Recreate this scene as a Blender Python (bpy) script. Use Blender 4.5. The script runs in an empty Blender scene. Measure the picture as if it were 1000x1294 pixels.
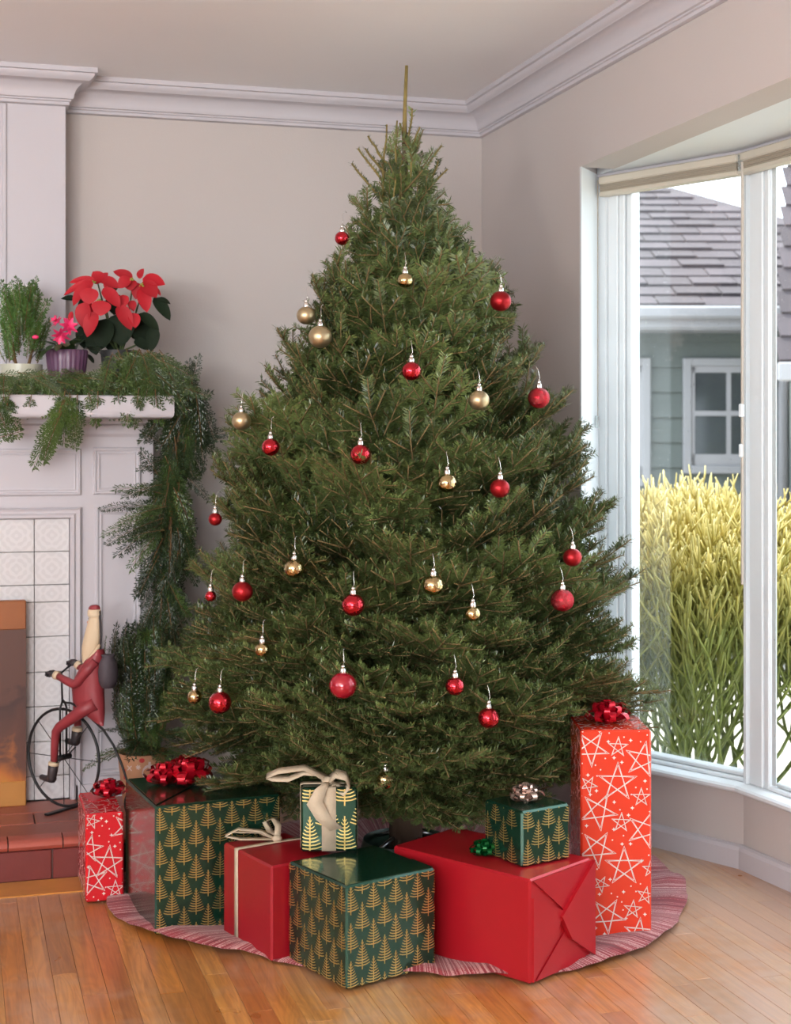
import bpy, bmesh, math, random
from mathutils import Vector, Matrix

# ------------------------------------------------------------------ camera, sky, sun, lights, exposure
SC = bpy.context.scene
COL = SC.collection
R_ = math.radians
YAW = math.atan(560 / 1900)
CAM = Vector((-1.928, -5.384, 1.306))
cam_data = bpy.data.cameras.new('camera')
cam = bpy.data.objects.new('camera', cam_data)
COL.objects.link(cam)
cam.location = CAM
cam.rotation_euler = (R_(90), 0, -YAW)
cam_data.sensor_fit = 'VERTICAL'
cam_data.sensor_height = 36
cam_data.lens = 1900 / 1294 * 36
cam_data.shift_y = -97 / 1294
SC.camera = cam
cam_data.dof.use_dof = True
cam_data.dof.focus_distance = 3.95
cam_data.dof.aperture_fstop = 5.0

world = bpy.data.worlds.new('sky')
SC.world = world
world.use_nodes = True
bgn = world.node_tree.nodes['Background']
bgn.inputs[0].default_value = (0.80, 0.89, 1.0, 1)
bgn.inputs[1].default_value = 4.4

def light(name, kind, loc, energy, color=(1, 1, 1), **kw):
    d = bpy.data.lights.new(name, kind)
    d.energy = energy
    d.color = color
    o = bpy.data.objects.new(name, d)
    COL.objects.link(o)
    o.location = loc
    for k, v in kw.items():
        if k == 'aim':
            o.rotation_euler = Vector(v).to_track_quat('-Z', 'Y').to_euler()
        elif k == 'portal':
            d.cycles.is_portal = True
        else:
            setattr(d, k, v)
    return o

light('sun', 'SUN', (0, 0, 6), 10.0, (1.0, 0.95, 0.88), aim=(0.22, -0.45, -0.87), angle=R_(1.5))
# daylight from the windows of the room that lie behind and beside the camera
light('daylight_front_window', 'AREA', (-4.0, -8.3, 1.6), 200, (0.97, 0.985, 1.0), aim=(0.22, 1, 0.25),
      shape='RECTANGLE', size=2.6, size_y=1.6)
# added uplight to brighten the ceiling; no lamp stands there
light('added_ceiling_uplight', 'AREA', (-4.3, -5.4, 1.75), 150, (1.0, 0.985, 0.96), aim=(0.30, 0.30, 1), shape='DISK', size=0.7)
# sky portal of the bay
light('bay_portal', 'AREA', (0.62, -1.95, 1.2), 1, aim=(-1, 0, 0), shape='RECTANGLE', size=2.5, size_y=2.0, portal=True)

SC.view_settings.view_transform = 'Standard'
SC.view_settings.look = 'None'
SC.view_settings.exposure = 0.0
SC.view_settings.gamma = 1.0
SC.view_settings.use_curve_mapping = False

# ------------------------------------------------------------------ helpers
FW = Vector((math.sin(YAW), math.cos(YAW), 0))
RT = Vector((math.cos(YAW), -math.sin(YAW), 0))

def P(lat, dep, z=0.0):
    """a floor position given as metres to the side of and in front of the spot where the viewer stands"""
    v = CAM + FW * dep + RT * lat
    return Vector((v.x, v.y, z))

def tag(o, label=None, cat=None, group=None, kind=None):
    if label: o['label'] = label
    if cat: o['category'] = cat
    if group: o['group'] = group
    if kind: o['kind'] = kind
    return o

def link(o, parent=None):
    COL.objects.link(o)
    if parent is not None: o.parent = parent
    return o

def empty(name, loc=(0, 0, 0), rz=0.0, parent=None):
    o = bpy.data.objects.new(name, None)
    o.empty_display_size = 0.05
    o.location = loc
    o.rotation_euler = (0, 0, rz)
    return link(o, parent)

def inst(name, mesh, parent=None, loc=None, rot=None, scale=None, mtx=None):
    o = bpy.data.objects.new(name, mesh)
    link(o, parent)
    if mtx is not None: o.matrix_local = mtx
    if loc is not None: o.location = loc
    if rot is not None: o.rotation_euler = rot
    if scale is not None: o.scale = scale
    return o

class MB:
    def __init__(s):
        s.v = []; s.f = []; s.m = []
    def add(s, vs, fs, mi=0):
        b = len(s.v)
        s.v += [tuple(p) for p in vs]
        for f in fs:
            s.f.append(tuple(i + b for i in f)); s.m.append(mi)
        return s
    def box(s, x0, x1, y0, y1, z0, z1, mi=0, T=None):
        vs = [Vector((x, y, z)) for z in (z0, z1) for y in (y0, y1) for x in (x0, x1)]
        if T is not None: vs = [T @ p for p in vs]
        return s.add(vs, [(0, 2, 3, 1), (4, 5, 7, 6), (0, 1, 5, 4), (2, 6, 7, 3), (0, 4, 6, 2), (1, 3, 7, 5)], mi)
    def hull(s, pts, mi=0, T=None):
        bm = bmesh.new()
        for p in pts: bm.verts.new(p)
        bmesh.ops.convex_hull(bm, input=bm.verts[:])
        bmesh.ops.dissolve_limit(bm, angle_limit=0.01, verts=bm.verts[:], edges=bm.edges[:])
        bm.verts.index_update()
        vs = [(T @ v.co) if T is not None else v.co.copy() for v in bm.verts]
        fs = [tuple(v.index for v in f.verts) for f in bm.faces]
        bm.free()
        return s.add(vs, fs, mi)
    def cbox(s, x0, x1, y0, y1, z0, z1, c=0.004, mi=0, T=None):
        pts = []
        for x, sx in ((x0, 1), (x1, -1)):
            for y, sy in ((y0, 1), (y1, -1)):
                for z, sz in ((z0, 1), (z1, -1)):
                    pts += [(x, y + sy * c, z + sz * c), (x + sx * c, y, z + sz * c), (x + sx * c, y + sy * c, z)]
        return s.hull(pts, mi, T)
    def tube(s, path, rad, n=8, mi=0, cap=True, closed=False):
        path = [Vector(p) for p in path]
        k = len(path)
        if not isinstance(rad, (list, tuple)): rad = [rad] * k
        b = len(s.v)
        nrm = None
        for i in range(k):
            if closed: t = path[(i + 1) % k] - path[i - 1]
            elif i == 0: t = path[1] - path[0]
            elif i == k - 1: t = path[-1] - path[-2]
            else: t = (path[i + 1] - path[i]).normalized() + (path[i] - path[i - 1]).normalized()
            t.normalize()
            if nrm is None:
                nrm = t.cross(Vector((0, 0, 1)) if abs(t.z) < 0.9 else Vector((1, 0, 0))).normalized()
            else:
                nrm = (nrm - t * nrm.dot(t))
                nrm = nrm.normalized() if nrm.length > 1e-6 else t.orthogonal().normalized()
            bn = t.cross(nrm)
            for j in range(n):
                a = 2 * math.pi * j / n
                s.v.append(tuple(path[i] + (nrm * math.cos(a) + bn * math.sin(a)) * rad[i]))
        for i in range(k if closed else k - 1):
            i2 = (i + 1) % k
            for j in range(n):
                j2 = (j + 1) % n
                s.f.append((b + i * n + j, b + i * n + j2, b + i2 * n + j2, b + i2 * n + j)); s.m.append(mi)
        if cap and not closed:
            s.f.append(tuple(b + j for j in reversed(range(n)))); s.m.append(mi)
            s.f.append(tuple(b + (k - 1) * n + j for j in range(n))); s.m.append(mi)
        return s
    def lathe(s, prof, n=24, c=(0, 0, 0), mi=0, sx=1.0, sy=1.0):
        b = len(s.v)
        for r, z in prof:
            for j in range(n):
                a = 2 * math.pi * j / n
                s.v.append((c[0] + r * math.cos(a) * sx, c[1] + r * math.sin(a) * sy, c[2] + z))
        for i in range(len(prof) - 1):
            for j in range(n):
                j2 = (j + 1) % n
                s.f.append((b + i * n + j, b + i * n + j2, b + (i + 1) * n + j2, b + (i + 1) * n + j)); s.m.append(mi)
        return s
    def prism(s, poly, z0, z1, mi=0):
        n = len(poly)
        vs = [(x, y, z0) for x, y in poly] + [(x, y, z1) for x, y in poly]
        fs = [tuple(reversed(range(n))), tuple(range(n, 2 * n))] + [(i, (i + 1) % n, n + (i + 1) % n, n + i) for i in range(n)]
        return s.add(vs, fs, mi)
    def ball(s, c, r, n=14, k=8, mi=0, sc=(1, 1, 1)):
        prof = [(max(1e-4, math.sin(math.pi * i / k)) * r, -math.cos(math.pi * i / k) * r * sc[2]) for i in range(k + 1)]
        return s.lathe(prof, n, c, mi, sc[0], sc[1])
    def strip(s, path, wdir, w, mi=0):
        """ribbon along path; wdir a Vector or list of Vectors, w a number or list"""
        k = len(path); b = len(s.v)
        for i, p in enumerate(path):
            wd = wdir[i] if isinstance(wdir, list) else wdir
            ww = w[i] if isinstance(w, list) else w
            s.v.append(tuple(Vector(p) - wd * ww / 2)); s.v.append(tuple(Vector(p) + wd * ww / 2))
        for i in range(k - 1):
            s.f.append((b + 2 * i, b + 2 * i + 1, b + 2 * i + 3, b + 2 * i + 2)); s.m.append(mi)
        return s
    def mesh(s, name, mats, smooth=False):
        me = bpy.data.meshes.new(name)
        me.from_pydata(s.v, [], s.f)
        if not isinstance(mats, (list, tuple)): mats = [mats]
        for m in mats: me.materials.append(m)
        if len(mats) > 1: me.polygons.foreach_set('material_index', s.m)
        if smooth == 'auto':
            me.polygons.foreach_set('use_smooth', [True] * len(s.f))
            me.set_sharp_from_angle(angle=R_(38))
        elif smooth:
            me.polygons.foreach_set('use_smooth', [True] * len(s.f))
        me.validate()
        me.update()
        return me
    def build(s, name, mats, parent=None, smooth=False, loc=None, rz=None):
        o = inst(name, s.mesh(name, mats, smooth), parent)
        if loc is not None: o.location = loc
        if rz is not None: o.rotation_euler = (0, 0, rz)
        return o

# ------------------------------------------------------------------ materials
def lin(c):
    return tuple((x / 12.92 if x <= 0.04045 else ((x + 0.055) / 1.055) ** 2.4) for x in [v / 255 for v in c])

class NT:
    def __init__(s, m):
        m.use_nodes = True
        s.t = m.node_tree; s.n = s.t.nodes; s.l = s.t.links
        s.b = s.n['Principled BSDF']
    def new(s, ty, **kw):
        n = s.n.new(ty)
        for k, v in kw.items():
            if k.startswith('i_'):
                n.inputs[k[2:].replace('_', ' ')].default_value = v
            else: setattr(n, k, v)
        return n
    def link(s, a, b): s.l.new(a, b)
    def math(s, op, a, b=None, c=None):
        n = s.n.new('ShaderNodeMath'); n.operation = op
        for i, x in enumerate((a, b, c)):
            if x is None: continue
            if isinstance(x, (int, float)): n.inputs[i].default_value = x
            else: s.link(x, n.inputs[i])
        return n.outputs[0]
    def mix(s, f, a, b, mode='MIX'):
        n = s.n.new('ShaderNodeMix'); n.data_type = 'RGBA'; n.blend_type = mode
        for i, x in ((0, f), (6, a), (7, b)):
            if isinstance(x, (int, float)): n.inputs[i].default_value = x
            elif isinstance(x, tuple): n.inputs[i].default_value = (*x[:3], 1)
            else: s.link(x, n.inputs[i])
        return n.outputs[2]
    def noise(s, vec, scale, detail=3, rough=0.5, dist=0.0):
        n = s.new('ShaderNodeTexNoise'); n.inputs['Scale'].default_value = scale
        n.inputs['Detail'].default_value = detail; n.inputs['Roughness'].default_value = rough
        n.inputs['Distortion'].default_value = dist
        if vec is not None: s.link(vec, n.inputs['Vector'])
        return n
    def ramp(s, f, stops):
        n = s.new('ShaderNodeValToRGB'); e = n.color_ramp.elements
        while len(e) < len(stops): e.new(0.5)
        for el, (p, c) in zip(e, stops):
            el.position = p; el.color = (*c, 1) if len(c) == 3 else c
        s.link(f, n.inputs[0])
        return n.outputs[0]
    def bump(s, h, strength, dist=0.01):
        n = s.new('ShaderNodeBump'); n.inputs['Strength'].default_value = strength; n.inputs['Distance'].default_value = dist
        s.link(h, n.inputs['Height']); s.link(n.outputs[0], s.b.inputs['Normal'])
    def obj(s): return s.new('ShaderNodeTexCoord').outputs['Object']
    def pos(s): return s.new('ShaderNodeNewGeometry').outputs['Position']
    def scaled(s, vec, sc):
        n = s.new('ShaderNodeMapping'); n.inputs['Scale'].default_value = sc; s.link(vec, n.inputs[0]); return n.outputs[0]
    def set(s, **kw):
        for k, v in kw.items(): s.b.inputs[k.replace('_', ' ')].default_value = v

MATS = {}
def pmat(name, col, rough=0.5, metal=0.0, var=0.08, scale=9.0, bump=0.0, bscale=80.0, rnd=0.0, coat=0.0, coord='obj', **kw):
    """a principled material whose colour wavers with noise (var), differs per object (rnd) and has fine relief (bump)"""
    if name in MATS: return MATS[name]
    m = bpy.data.materials.new(name); t = NT(m)
    v = t.obj() if coord == 'obj' else t.pos()
    n = t.noise(v, scale, 4)
    a = tuple(max(0, x * (1 - var)) for x in col); b = tuple(min(1, x * (1 + var)) for x in col)
    c = t.mix(n.outputs[0], a, b)
    if rnd:
        oi = t.new('ShaderNodeObjectInfo')
        h = t.new('ShaderNodeHueSaturation')
        t.link(t.math('MULTIPLY_ADD', oi.outputs['Random'], 2 * rnd, 1 - rnd), h.inputs['Value'])
        t.link(c, h.inputs['Color']); c = h.outputs[0]
    t.link(c, t.b.inputs['Base Color'])
    t.set(Roughness=rough, Metallic=metal)
    if coat: t.set(Coat_Weight=coat, Coat_Roughness=0.08)
    for k, x in kw.items(): t.b.inputs[k.replace('_', ' ')].default_value = x
    if bump:
        t.bump(t.noise(v, bscale, 3).outputs[0], bump, 0.004)
    MATS[name] = m
    return m

M_WALL = pmat('wall paint', lin((191, 183, 179)), 0.75, var=0.02, scale=2, bump=0.12, bscale=160, coord='pos')
M_CEIL = pmat('ceiling paint', lin((240, 239, 240)), 0.8, var=0.02, scale=2, bump=0.08, bscale=120, coord='pos')
M_TRIM = pmat('trim paint', lin((195, 191, 196)), 0.4, var=0.02, scale=4, bump=0.05, bscale=40, coord='pos')
M_WIN = pmat('window paint', lin((222, 228, 231)), 0.4, var=0.02, scale=4, bump=0.05, bscale=40, coord='pos')
# ------------------------------------------------------------------ the room
def sweep(path, prof, side=1):
    """sweep a profile (out, z) along a 2D path with mitred corners; out is measured to the left (side=1) of travel"""
    mb = MB(); k = len(path); npf = len(prof)
    for i in range(k):
        p = Vector(path[i])
        d0 = (p - Vector(path[i - 1])).normalized() if i > 0 else None
        d1 = (Vector(path[i + 1]) - p).normalized() if i < k - 1 else None
        n0 = Vector((-d0.y, d0.x)) * side if d0 else None
        n1 = Vector((-d1.y, d1.x)) * side if d1 else None
        if n0 is None: m = n1
        elif n1 is None: m = n0
        else:
            m = (n0 + n1); m = m / max(0.2, m.dot(n0))
        for o, z in prof: mb.v.append((p.x + m.x * o, p.y + m.y * o, z))
    for i in range(k - 1):
        for j in range(npf - 1):
            a = i * npf + j
            f = (a, a + 1, a + npf + 1, a + npf)
            mb.f.append(f if side < 0 else f[::-1]); mb.m.append(0)
    mb.f.append(tuple(range(npf))); mb.m.append(0)
    mb.f.append(tuple(reversed(range((k - 1) * npf, k * npf)))); mb.m.append(0)
    return mb

H = 2.55
SOF = 2.165
def structure(o, label, cat): return tag(o, label, cat, kind='structure')

structure(MB().box(-5.7, 0.12, 0, 0.14, -0.1, H + 0.1).build('wall_back', M_WALL), 'warm grey painted wall behind the tree and fireplace', 'wall')
w = MB()
w.prism([(0, -0.93), (0.12, -0.797), (0.12, 0), (0, 0)], -0.1, H + 0.1)
w.box(0, 0.12, -2.99, -0.93, SOF, H + 0.1)
w.box(0, 0.12, -8.6, -2.99, -0.1, H + 0.1)
structure(w.build('wall_right', M_WALL), 'warm grey painted wall opening into the window bay', 'wall')
w = MB()   # side wall with its window opening
w.box(-5.7, -5.5, -8.6, -5.1, 0, H); w.box(-5.7, -5.5, -2.7, 0, 0, H)
w.box(-5.7, -5.5, -5.1, -2.7, 0, 0.75); w.box(-5.7, -5.5, -5.1, -2.7, 2.33, H)
structure(w.build('wall_left', M_WALL), 'painted wall with a wide window across the room', 'wall')
w = MB()
w.box(-5.7, -5.35, -8.6, -8.4, 0, H); w.box(-2.65, 0.0, -8.6, -8.4, 0, H)
w.box(-5.35, -2.65, -8.6, -8.4, 0, 0.75); w.box(-5.35, -2.65, -8.6, -8.4, 2.43, H)
structure(w.build('wall_front', M_WALL), 'painted wall with a wide window behind the viewer', 'wall')
structure(MB().box(-5.7, 0.12, -8.6, 0.14, H, H + 0.12).build('ceiling', M_CEIL), 'smooth off white painted ceiling', 'ceiling')

# chimney breast above the mantel, with its vertical panel batten
br = MB().box(-3.4, -1.556, -0.117, 0, 0, H).build('wall_chimney', M_TRIM)
structure(br, 'white painted chimney breast rising above the mantel shelf', 'chimney breast')
MB().cbox(-1.768, -1.752, -0.124, -0.116, 1.44, H - 0.118, 0.003).build('batten', M_TRIM, br)
MB().cbox(-3.1, -3.084, -0.124, -0.116, 1.44, H - 0.118, 0.003).build('batten', M_TRIM, br)

# crown moulding
cr = [(0.0, 0), (0.100, 0), (0.100, 0.016), (0.091, 0.018), (0.091, 0.022), (0.086, 0.030), (0.080, 0.036), (0.077, 0.038)]
for i in range(9):
    a = math.pi / 2 * i / 8
    cr.append((0.076 - 0.050 * math.sin(a), 0.040 + 0.050 * (1 - math.cos(a))))
cr += [(0.024, 0.094), (0.017, 0.096), (0.017, 0.101), (0.012, 0.103), (0.012, 0.113), (0.004, 0.117), (0, 0.117)]
prof = [(o, H - z) for o, z in cr]
structure(sweep([(-3.4, -0.117), (-1.556, -0.117), (-1.556, 0), (0, 0), (0, -8.4)], prof, side=-1).build('trim_1', M_TRIM, smooth='auto'),
          'white stepped crown moulding running under the ceiling', 'crown moulding')

# baseboards
bp = [(0, 0.0), (0.016, 0.0), (0.016, 0.085), (0.012, 0.095), (0.005, 0.1), (0, 0.1)]
structure(sweep([(-1.22, 0), (0, 0), (0, -0.944)], bp, side=-1).build('baseboard_back', M_TRIM), 'white baseboard along the wall behind the tree', 'baseboard')

# ------------------------------------------------------------------ floor of narrow oak strips
def wood_mat():
    m = bpy.data.materials.new('oak strip'); t = NT(m)
    pos = t.pos(); oi = t.new('ShaderNodeObjectInfo')
    sep = t.new('ShaderNodeSeparateXYZ'); t.link(pos, sep.inputs[0])
    colid = t.math('FLOOR', t.math('DIVIDE', sep.outputs[0], 0.0585))
    wn = t.new('ShaderNodeTexWhiteNoise'); wn.noise_dimensions = '2D'
    cmb = t.new('ShaderNodeCombineXYZ'); t.link(colid, cmb.inputs[0]); t.link(oi.outputs['Random'], cmb.inputs[1])
    t.link(cmb.outputs[0], wn.inputs['Vector'])
    rnd = wn.outputs['Value']
    off = t.new('ShaderNodeVectorMath'); off.operation = 'MULTIPLY_ADD'
    t.link(wn.outputs['Color'], off.inputs[0]); off.inputs[1].default_value = (7, 9, 5); t.link(pos, off.inputs[2])
    g = t.noise(t.scaled(off.outputs[0], (70, 2.6, 20)), 1.0, 5, 0.6, 0.6)
    big = t.noise(t.scaled(off.outputs[0], (14, 1.6, 5)), 1.0, 2, 0.5, 1.8)
    rings = t.math('FRACT', t.math('MULTIPLY', big.outputs[0], 9.0))
    rr = t.math('ABSOLUTE', t.math('SUBTRACT', rings, 0.5))
    base = t.ramp(rnd, [(0.0, lin((166, 102, 50))), (0.35, lin((196, 132, 66))), (0.7, lin((214, 154, 82))), (1.0, lin((200, 126, 56)))])
    gr = t.mix(t.math('MULTIPLY', rr, 0.55), base, lin((122, 66, 28)))
    gr = t.mix(t.ramp(g.outputs[0], [(0.42, (0, 0, 0)), (0.72, (0.6, 0.6, 0.6))]), gr, lin((112, 62, 28)))
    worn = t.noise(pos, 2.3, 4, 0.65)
    bay_sheen = t.new('ShaderNodeMapRange'); bay_sheen.interpolation_type = 'SMOOTHSTEP'; t.link(sep.outputs[0], bay_sheen.inputs['Value'])  # window sheen painted in: wear mask lifts towards the bay, paling the boards
    for k_, v_ in (('From Min', -0.75), ('From Max', 0.25), ('To Min', 0.0), ('To Max', 0.20)): bay_sheen.inputs[k_].default_value = v_
    wm = t.ramp(t.math('ADD', worn.outputs[0], bay_sheen.outputs[0]), [(0.47, (0, 0, 0)), (0.70, (0.7, 0.7, 0.7))])
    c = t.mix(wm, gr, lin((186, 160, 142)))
    t.link(c, t.b.inputs['Base Color'])
    t.link(t.math('MULTIPLY_ADD', worn.outputs[0], 0.22, 0.20), t.b.inputs['Roughness'])
    t.set(Coat_Weight=0.6, Coat_Roughness=0.2)
    t.bump(t.math('ADD', g.outputs[0], t.math('MULTIPLY', rr, 0.6)), 0.18, 0.0015)
    return m
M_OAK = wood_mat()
M_GAP = pmat('dark floor joint', (0.03, 0.015, 0.008), 0.9)
seg1_y = lambda x: -0.811 - (x - 0.12) * 2.145
fl = MB()
fl.prism([(-5.7, -8.6), (0.0, -8.6), (0.0, -3.0), (0.14, -3.1), (0.52, -2.52), (0.40, -1.33), (0.16, -0.82), (0.0, -0.95), (0.0, 0.05), (-5.7, 0.05)], -0.12, -0.005)
floor = structure(fl.build('floor', M_GAP), 'worn honey oak strip floor running towards the fireplace wall', 'floor')
PW = 0.0585
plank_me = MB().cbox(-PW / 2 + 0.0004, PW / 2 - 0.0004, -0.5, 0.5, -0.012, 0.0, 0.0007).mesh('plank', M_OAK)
rng = random.Random(11)
rest = MB()
nplank = 0
kx = -96
while kx * PW < 0.47:
    xc = (kx + 0.5) * PW
    y1 = 0.0 if xc < -0.02 else (seg1_y(xc) + 0.05 if xc > 0.1 else -0.93)
    if xc > 0.42: y1 = -1.45
    ystop = -8.5 if xc < 0 else (-2.95 if xc < 0.15 else -2.95 + (xc - 0.15) * 1.2)
    y = y1
    first = True
    while y > ystop + 0.05:
        ln = rng.uniform(0.35, 1.3) if first else rng.uniform(0.85, 1.5)
        first = False
        ya = max(ystop, y - ln)
        mid = (y + ya) / 2
        if xc > -2.25 and y > -3.1 and y - ya > 0.02:
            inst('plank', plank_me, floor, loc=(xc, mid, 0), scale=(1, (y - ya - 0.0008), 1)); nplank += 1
        elif y - ya > 0.02:
            rest.add([(xc - PW / 2 + .0004, ya + .0004, 0), (xc + PW / 2 - .0004, ya + .0004, 0), (xc + PW / 2 - .0004, y - .0004, 0), (xc - PW / 2 + .0004, y - .0004, 0)], [(0, 1, 2, 3)])
        y = ya
    kx += 1
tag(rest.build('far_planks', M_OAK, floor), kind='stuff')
print('planks', nplank)

# ------------------------------------------------------------------ window bay
P0 = Vector((0.12, -0.811)); P1 = Vector((0.362, -1.33)); P2 = Vector((0.487, -2.52)); P3 = Vector((0.12, -3.12))
def seg_T(A, B):
    d = (B - A).normalized()          # along, from the far end towards the viewer
    n = Vector((-d.y, d.x))           # outwards
    return Matrix(((d.x, n.x, 0, A.x), (d.y, n.y, 0, A.y), (0, 0, 1, 0), (0, 0, 0, 1))), (B - A).length
SEGS = [seg_T(P0, P1), seg_T(P1, P2), seg_T(P2, P3)]
lw = MB()
for T, L in SEGS: lw.box(-0.015, L + 0.015, 0.0, 0.10, -0.1, 0.232, T=T)
structure(lw.build('wall_bay', M_WALL), 'low painted wall under the bay windows', 'wall')
sb = MB()
sb.prism([(0.12, -2.99), (0.2, -3.3), (0.65, -2.6), (0.52, -1.2), (0.3, -0.72), (0.12, -0.72)], SOF, SOF + 0.12)
structure(sb.build('trim_2', M_WIN), 'white plaster soffit over the window bay', 'soffit')
jm = MB()
jm.prism([(0, -0.944), (0.12, -0.811), (0.17, -0.80), (0.1205, -0.797), (0, -0.9305)], -0.1, SOF)
structure(jm.build('trim_3', M_WIN), 'white painted jamb at the edge of the window bay', 'jamb')
jm = MB()
jm.prism([(0.005, -2.988), (0.125, -3.118), (0.17, -3.12), (0.17, -3.2), (0.1205, -3.2), (0.1205, -2.988)], -0.1, SOF)
structure(jm.build('trim_4', M_WIN), 'white painted jamb at the near edge of the window bay', 'jamb')
bq = [(0.0, 0.0), (0.020, 0.0), (0.020, 0.055), (0.016, 0.066), (0.007, 0.070), (0.0, 0.070)]
structure(sweep([tuple(P0 + (P0 - P1).normalized() * .05), tuple(P1), tuple(P2), tuple(P3)], bq, side=-1).build('baseboard_bay', M_TRIM), 'painted baseboard following the angled window bay', 'baseboard')
sl = [(-0.05, 0.232), (0.030, 0.232), (0.036, 0.238), (0.036, 0.246), (0.030, 0.252), (0.0, 0.256), (-0.05, 0.256)]
structure(sweep([tuple(P0 + (P0 - P1).normalized() * .02), tuple(P1), tuple(P2), tuple(P3)], sl, side=-1).build('trim_5', M_WIN), 'rounded white window ledge following the bay', 'window ledge')

def glass_mat():
    m = bpy.data.materials.new('window glass'); m.use_nodes = True
    nt = m.node_tree; n = nt.nodes; n.clear()
    o = n.new('ShaderNodeOutputMaterial'); mx = n.new('ShaderNodeMixShader'); tr = n.new('ShaderNodeBsdfTransparent'); gl = n.new('ShaderNodeBsdfGlossy')
    tc = n.new('ShaderNodeTexCoord'); sp = n.new('ShaderNodeTexNoise'); rp = n.new('ShaderNodeValToRGB')
    sp.inputs['Scale'].default_value = 140; sp.inputs['Detail'].default_value = 1
    rp.color_ramp.elements[0].position = 0.73; rp.color_ramp.elements[0].color = (0.05, 0.05, 0.05, 1)
    rp.color_ramp.elements[1].position = 0.78; rp.color_ramp.elements[1].color = (0.5, 0.5, 0.5, 1)
    nt.links.new(tc.outputs['Object'], sp.inputs['Vector']); nt.links.new(sp.outputs[0], rp.inputs[0])
    gl.inputs['Roughness'].default_value = 0.02; tr.inputs[0].default_value = (0.97, 0.985, 0.98, 1)
    nt.links.new(rp.outputs[0], mx.inputs[0]); nt.links.new(tr.outputs[0], mx.inputs[1]); nt.links.new(gl.outputs[0], mx.inputs[2]); nt.links.new(mx.outputs[0], o.inputs[0])
    return m
M_GLASS = glass_mat()
M_BLIND = pmat('blind rail', lin((196, 188, 172)), 0.55, var=0.03)
M_BLINDF = pmat('blind fabric', lin((158, 148, 132)), 0.8, var=0.05, bump=0.2, bscale=300)
M_CLEAR = pmat('clear plastic', (0.8, 0.85, 0.85), 0.1, var=0.02, Transmission_Weight=0.8)
M_DARK = pmat('dark gap', (0.02, 0.02, 0.02), 0.8)
wins = [(0, 0.028, 0.075, 0.0, 'white framed window of the bay showing the neighbouring house'),
        (1, 0.012, 0.098, 0.06, 'white framed window of the bay cut by the frame edge'),
        (2, 0.03, 0.08, 0.08, 'white framed window of the bay beyond the frame')]
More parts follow.
